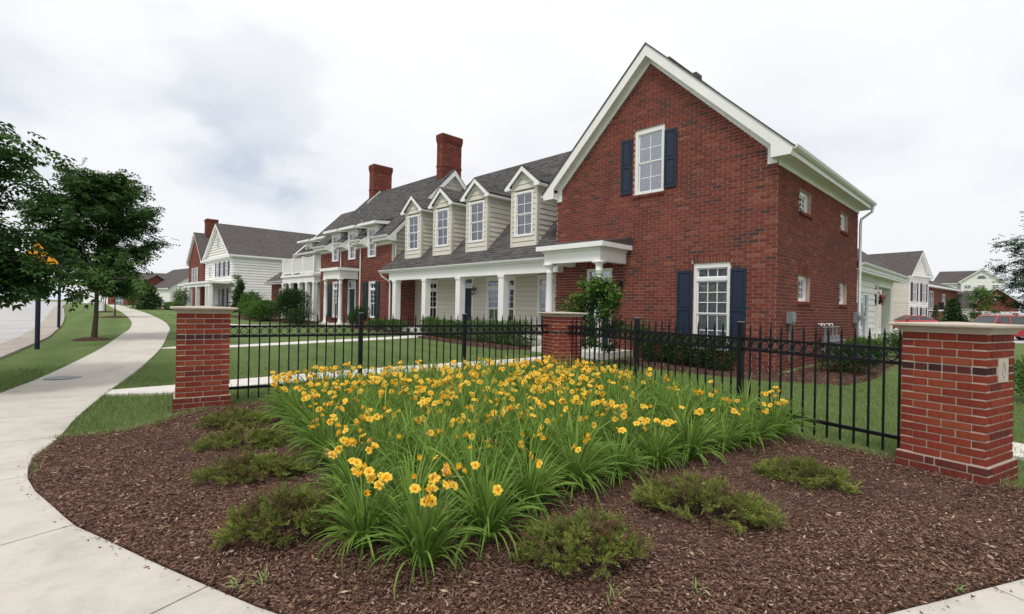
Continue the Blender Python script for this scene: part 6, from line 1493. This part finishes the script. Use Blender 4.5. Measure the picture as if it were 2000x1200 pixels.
# ------------------------------------------------------------------ sign and posts
POST = mat('post_blue_black', (.012, .014, .035), .5, .1, 10); YEL = mat('sign_yellow', (.72, .30, .006), .55, .05, 4); 
X0, Y0 = -13.0, 13.75
sg = root('warning_sign', 'yellow diamond warning sign half hidden by leaves, on a dark post by the road', 'sign', (X0, Y0, Z(X0, Y0)), .12)
MB().tube([(0, 0, -.2), (0, 0, 2.75)], .055, 10).build('post', POST, sg)
c = 2.38; r_ = .54; MB().prism(MF(-.07), [(0, c-r_), (r_, c), (0, c+r_), (-r_, c)], 0, .006).build('sign_panel', YEL, sg)
e = MB()
for a, b in (((0, c-r_+.06), (r_-.06, c)), ((r_-.06, c), (0, c+r_-.06)), ((0, c+r_-.06), (-r_+.06, c)), ((-r_+.06, c), (0, c-r_+.06))): e.tube([(a[0], -.155+.08, a[1]), (b[0], -.155+.08, b[1])], .008, 4)
e.build('sign_border', BLACK, sg)
X1, Y1 = -18.7, 20.7; sp = root('street_sign_post', 'slim dark post on the verge behind the warning sign', 'post', (X1, Y1, Z(X1, Y1)))
MB().tube([(0, 0, -.2), (0, 0, 2.9)], .05, 10).build('post', POST, sp); MB().box(-.3, .3, -.06, -.05, 2.3, 2.8).build('sign_panel', METAL, sp)
for x, y, lb in ((-33.6, 41, 'small white utility pedestal behind the round street tree trunk'),):
    u = root('utility_box', lb, 'box', (x, y, Z(x, y)), .3); MB().box(-.16, .16, -.14, .14, 0, .8).box(-.18, .18, -.16, .16, .8, .86).build('cabinet', GUTT, u)
# ------------------------------------------------------------------ cars
RED = mat('car_red', (.36, .012, .022), .3, .03, 2, spec=.6, coat=.6); TYRE = mat('tyre', (.02, .02, .02), .8, .1, 9); CGL = mat('car_glass', (.03, .04, .045), .05, .02, 2, spec=.9); CHR = mat('alloy', (.55, .55, .56), .3, .05, 5, metal=.8)
def car(name, label, X, Y, rz, prof, cab, W=1.78, pillars=(), rack=False, z=0):
    rt = root(name, label, 'car', (X, Y, z), rz); b = MB(); n = len(prof)
    hw = W/2
    def ring(x0, zt0, zb0, k): return [(x0, -hw*k, zb0), (x0, -hw, zb0+.12), (x0, -hw, zt0-.14), (x0, -hw*.90, zt0), (x0, hw*.90, zt0), (x0, hw, zt0-.14), (x0, hw, zb0+.12), (x0, hw*k, zb0)]
    rs = [ring(x, t, bt, .92) for x, t, bt in prof]
    for a, c_ in zip(rs, rs[1:]):
        for k in range(8): b.face([a[k], c_[k], c_[(k+1) % 8], a[(k+1) % 8]])
    b.face(rs[0]); b.face(rs[-1][::-1]); b.build('body', RED, rt, True)
    # cabin: bottom outline and roof outline
    (x0, z0), (x1, z1), (x2, z2), (x3, z3) = cab; a, t = hw*.88, hw*.70
    g = MB(); g.hexa([(x0, -a, z0), (x3, -a, z3), (x3, a, z3), (x0, a, z0), (x1, -t, z1-.03), (x2, -t, z2-.03), (x2, t, z2-.03), (x1, t, z1-.03)]); g.build('window', CGL, rt)
    rf = MB(); rf.hexa([(x1-.05, -t-.02, z1-.05), (x2+.05, -t-.02, z2-.05), (x2+.05, t+.02, z2-.05), (x1-.05, t+.02, z1-.05), (x1+.08, -t+.06, z1+.03), (x2-.06, -t+.06, z2+.03), (x2-.06, t-.06, z2+.03), (x1+.08, t-.06, z1+.03)])
    for s in (-1, 1):
        for (q0, w0, q1) in ((x0, .10, x1), (x3, -.14, x2))+tuple((p, .1, p) for p in pillars):
            zA = z0 if q0 != x3 else z3; zB = z1 if q1 != x2 else z2
            rf.hexa([(q0, s*(a+.012), zA), (q0+w0, s*(a+.012), zA), (q0+w0, s*(a-.05), zA), (q0, s*(a-.05), zA), (q1, s*(t+.015), zB-.02), (q1+w0, s*(t+.015), zB-.02), (q1+w0, s*(t-.04), zB-.02), (q1, s*(t-.04), zB-.02)])
    rf.build('roof', RED, rt)
    if rack: MB().tube([(x1+.2, -t+.05, z1+.04), (x1+.3, -t+.05, z1+.10), (x2-.3, -t+.05, z2+.10), (x2-.2, -t+.05, z2+.04)], .02, 6).tube([(x1+.2, t-.05, z1+.04), (x1+.3, t-.05, z1+.10), (x2-.3, t-.05, z2+.10), (x2-.2, t-.05, z2+.04)], .02, 6).build('roof_rack', CHR, rt)
    xs = prof[0][0]+.85, prof[-1][0]-.85
    for x in xs:
        for s in (-1, 1):
            w_ = root('wheel', parent=rt, loc=(x, s*(hw-.10), .33)); MB().tube([(0, -.10, 0), (0, .10, 0)], .33, 18).build('tyre', TYRE, w_); MB().tube([(0, -.105, 0), (0, .105, 0)], .2, 12).build('rim', CHR, w_)
    for s in (-1, 1):
        MB().box(prof[0][0]-.01, prof[0][0]+.05, s*hw*.62-.14, s*hw*.62+.14, .62, .76).build('headlight', VINYL, rt); MB().box(prof[-1][0]-.05, prof[-1][0]+.01, s*hw*.7-.12, s*hw*.7+.12, .7, .88).build('tail_light', MAR, rt)
        MB().box(x0+.3, x0+.45, s*(hw+.02)-.08, s*(hw+.02)+.08, z0+.02, z0+.16).build('mirror', RED, rt)
car('parked_car', 'red parked sedan in front of the white gable-fronted house', 39.9, 50, R(-8), [(-2.25, .72, .30), (-2.1, .82, .22), (-1.0, .98, .2), (1.4, 1.02, .2), (2.1, 1.0, .25), (2.25, .85, .34)], [(-1.25, .96), (-.45, 1.44), (.9, 1.42), (1.75, 1.0)], pillars=(.15,), z=.12)
car('parked_suv', 'red parked sport utility vehicle with a roof rack, before the brick garage', 34.0, 34, R(2), [(2.3-4.6, .95, .42), (-2.2, 1.05, .3), (-1.2, 1.08, .28), (1.9, 1.10, .28), (2.25, 1.05, .35), (2.3, .9, .45)], [(-2.2, 1.08), (-1.75, 1.66), (1.0, 1.66), (1.75, 1.10)], 1.85, pillars=(-1.05, .05), rack=True, z=0)
drv = draped('driveway', np.array([(30., 30.), (40, 31.), (60, 36)]), np.array([(30., 60.), (40, 62.), (60, 66)]), .01, ROAD)
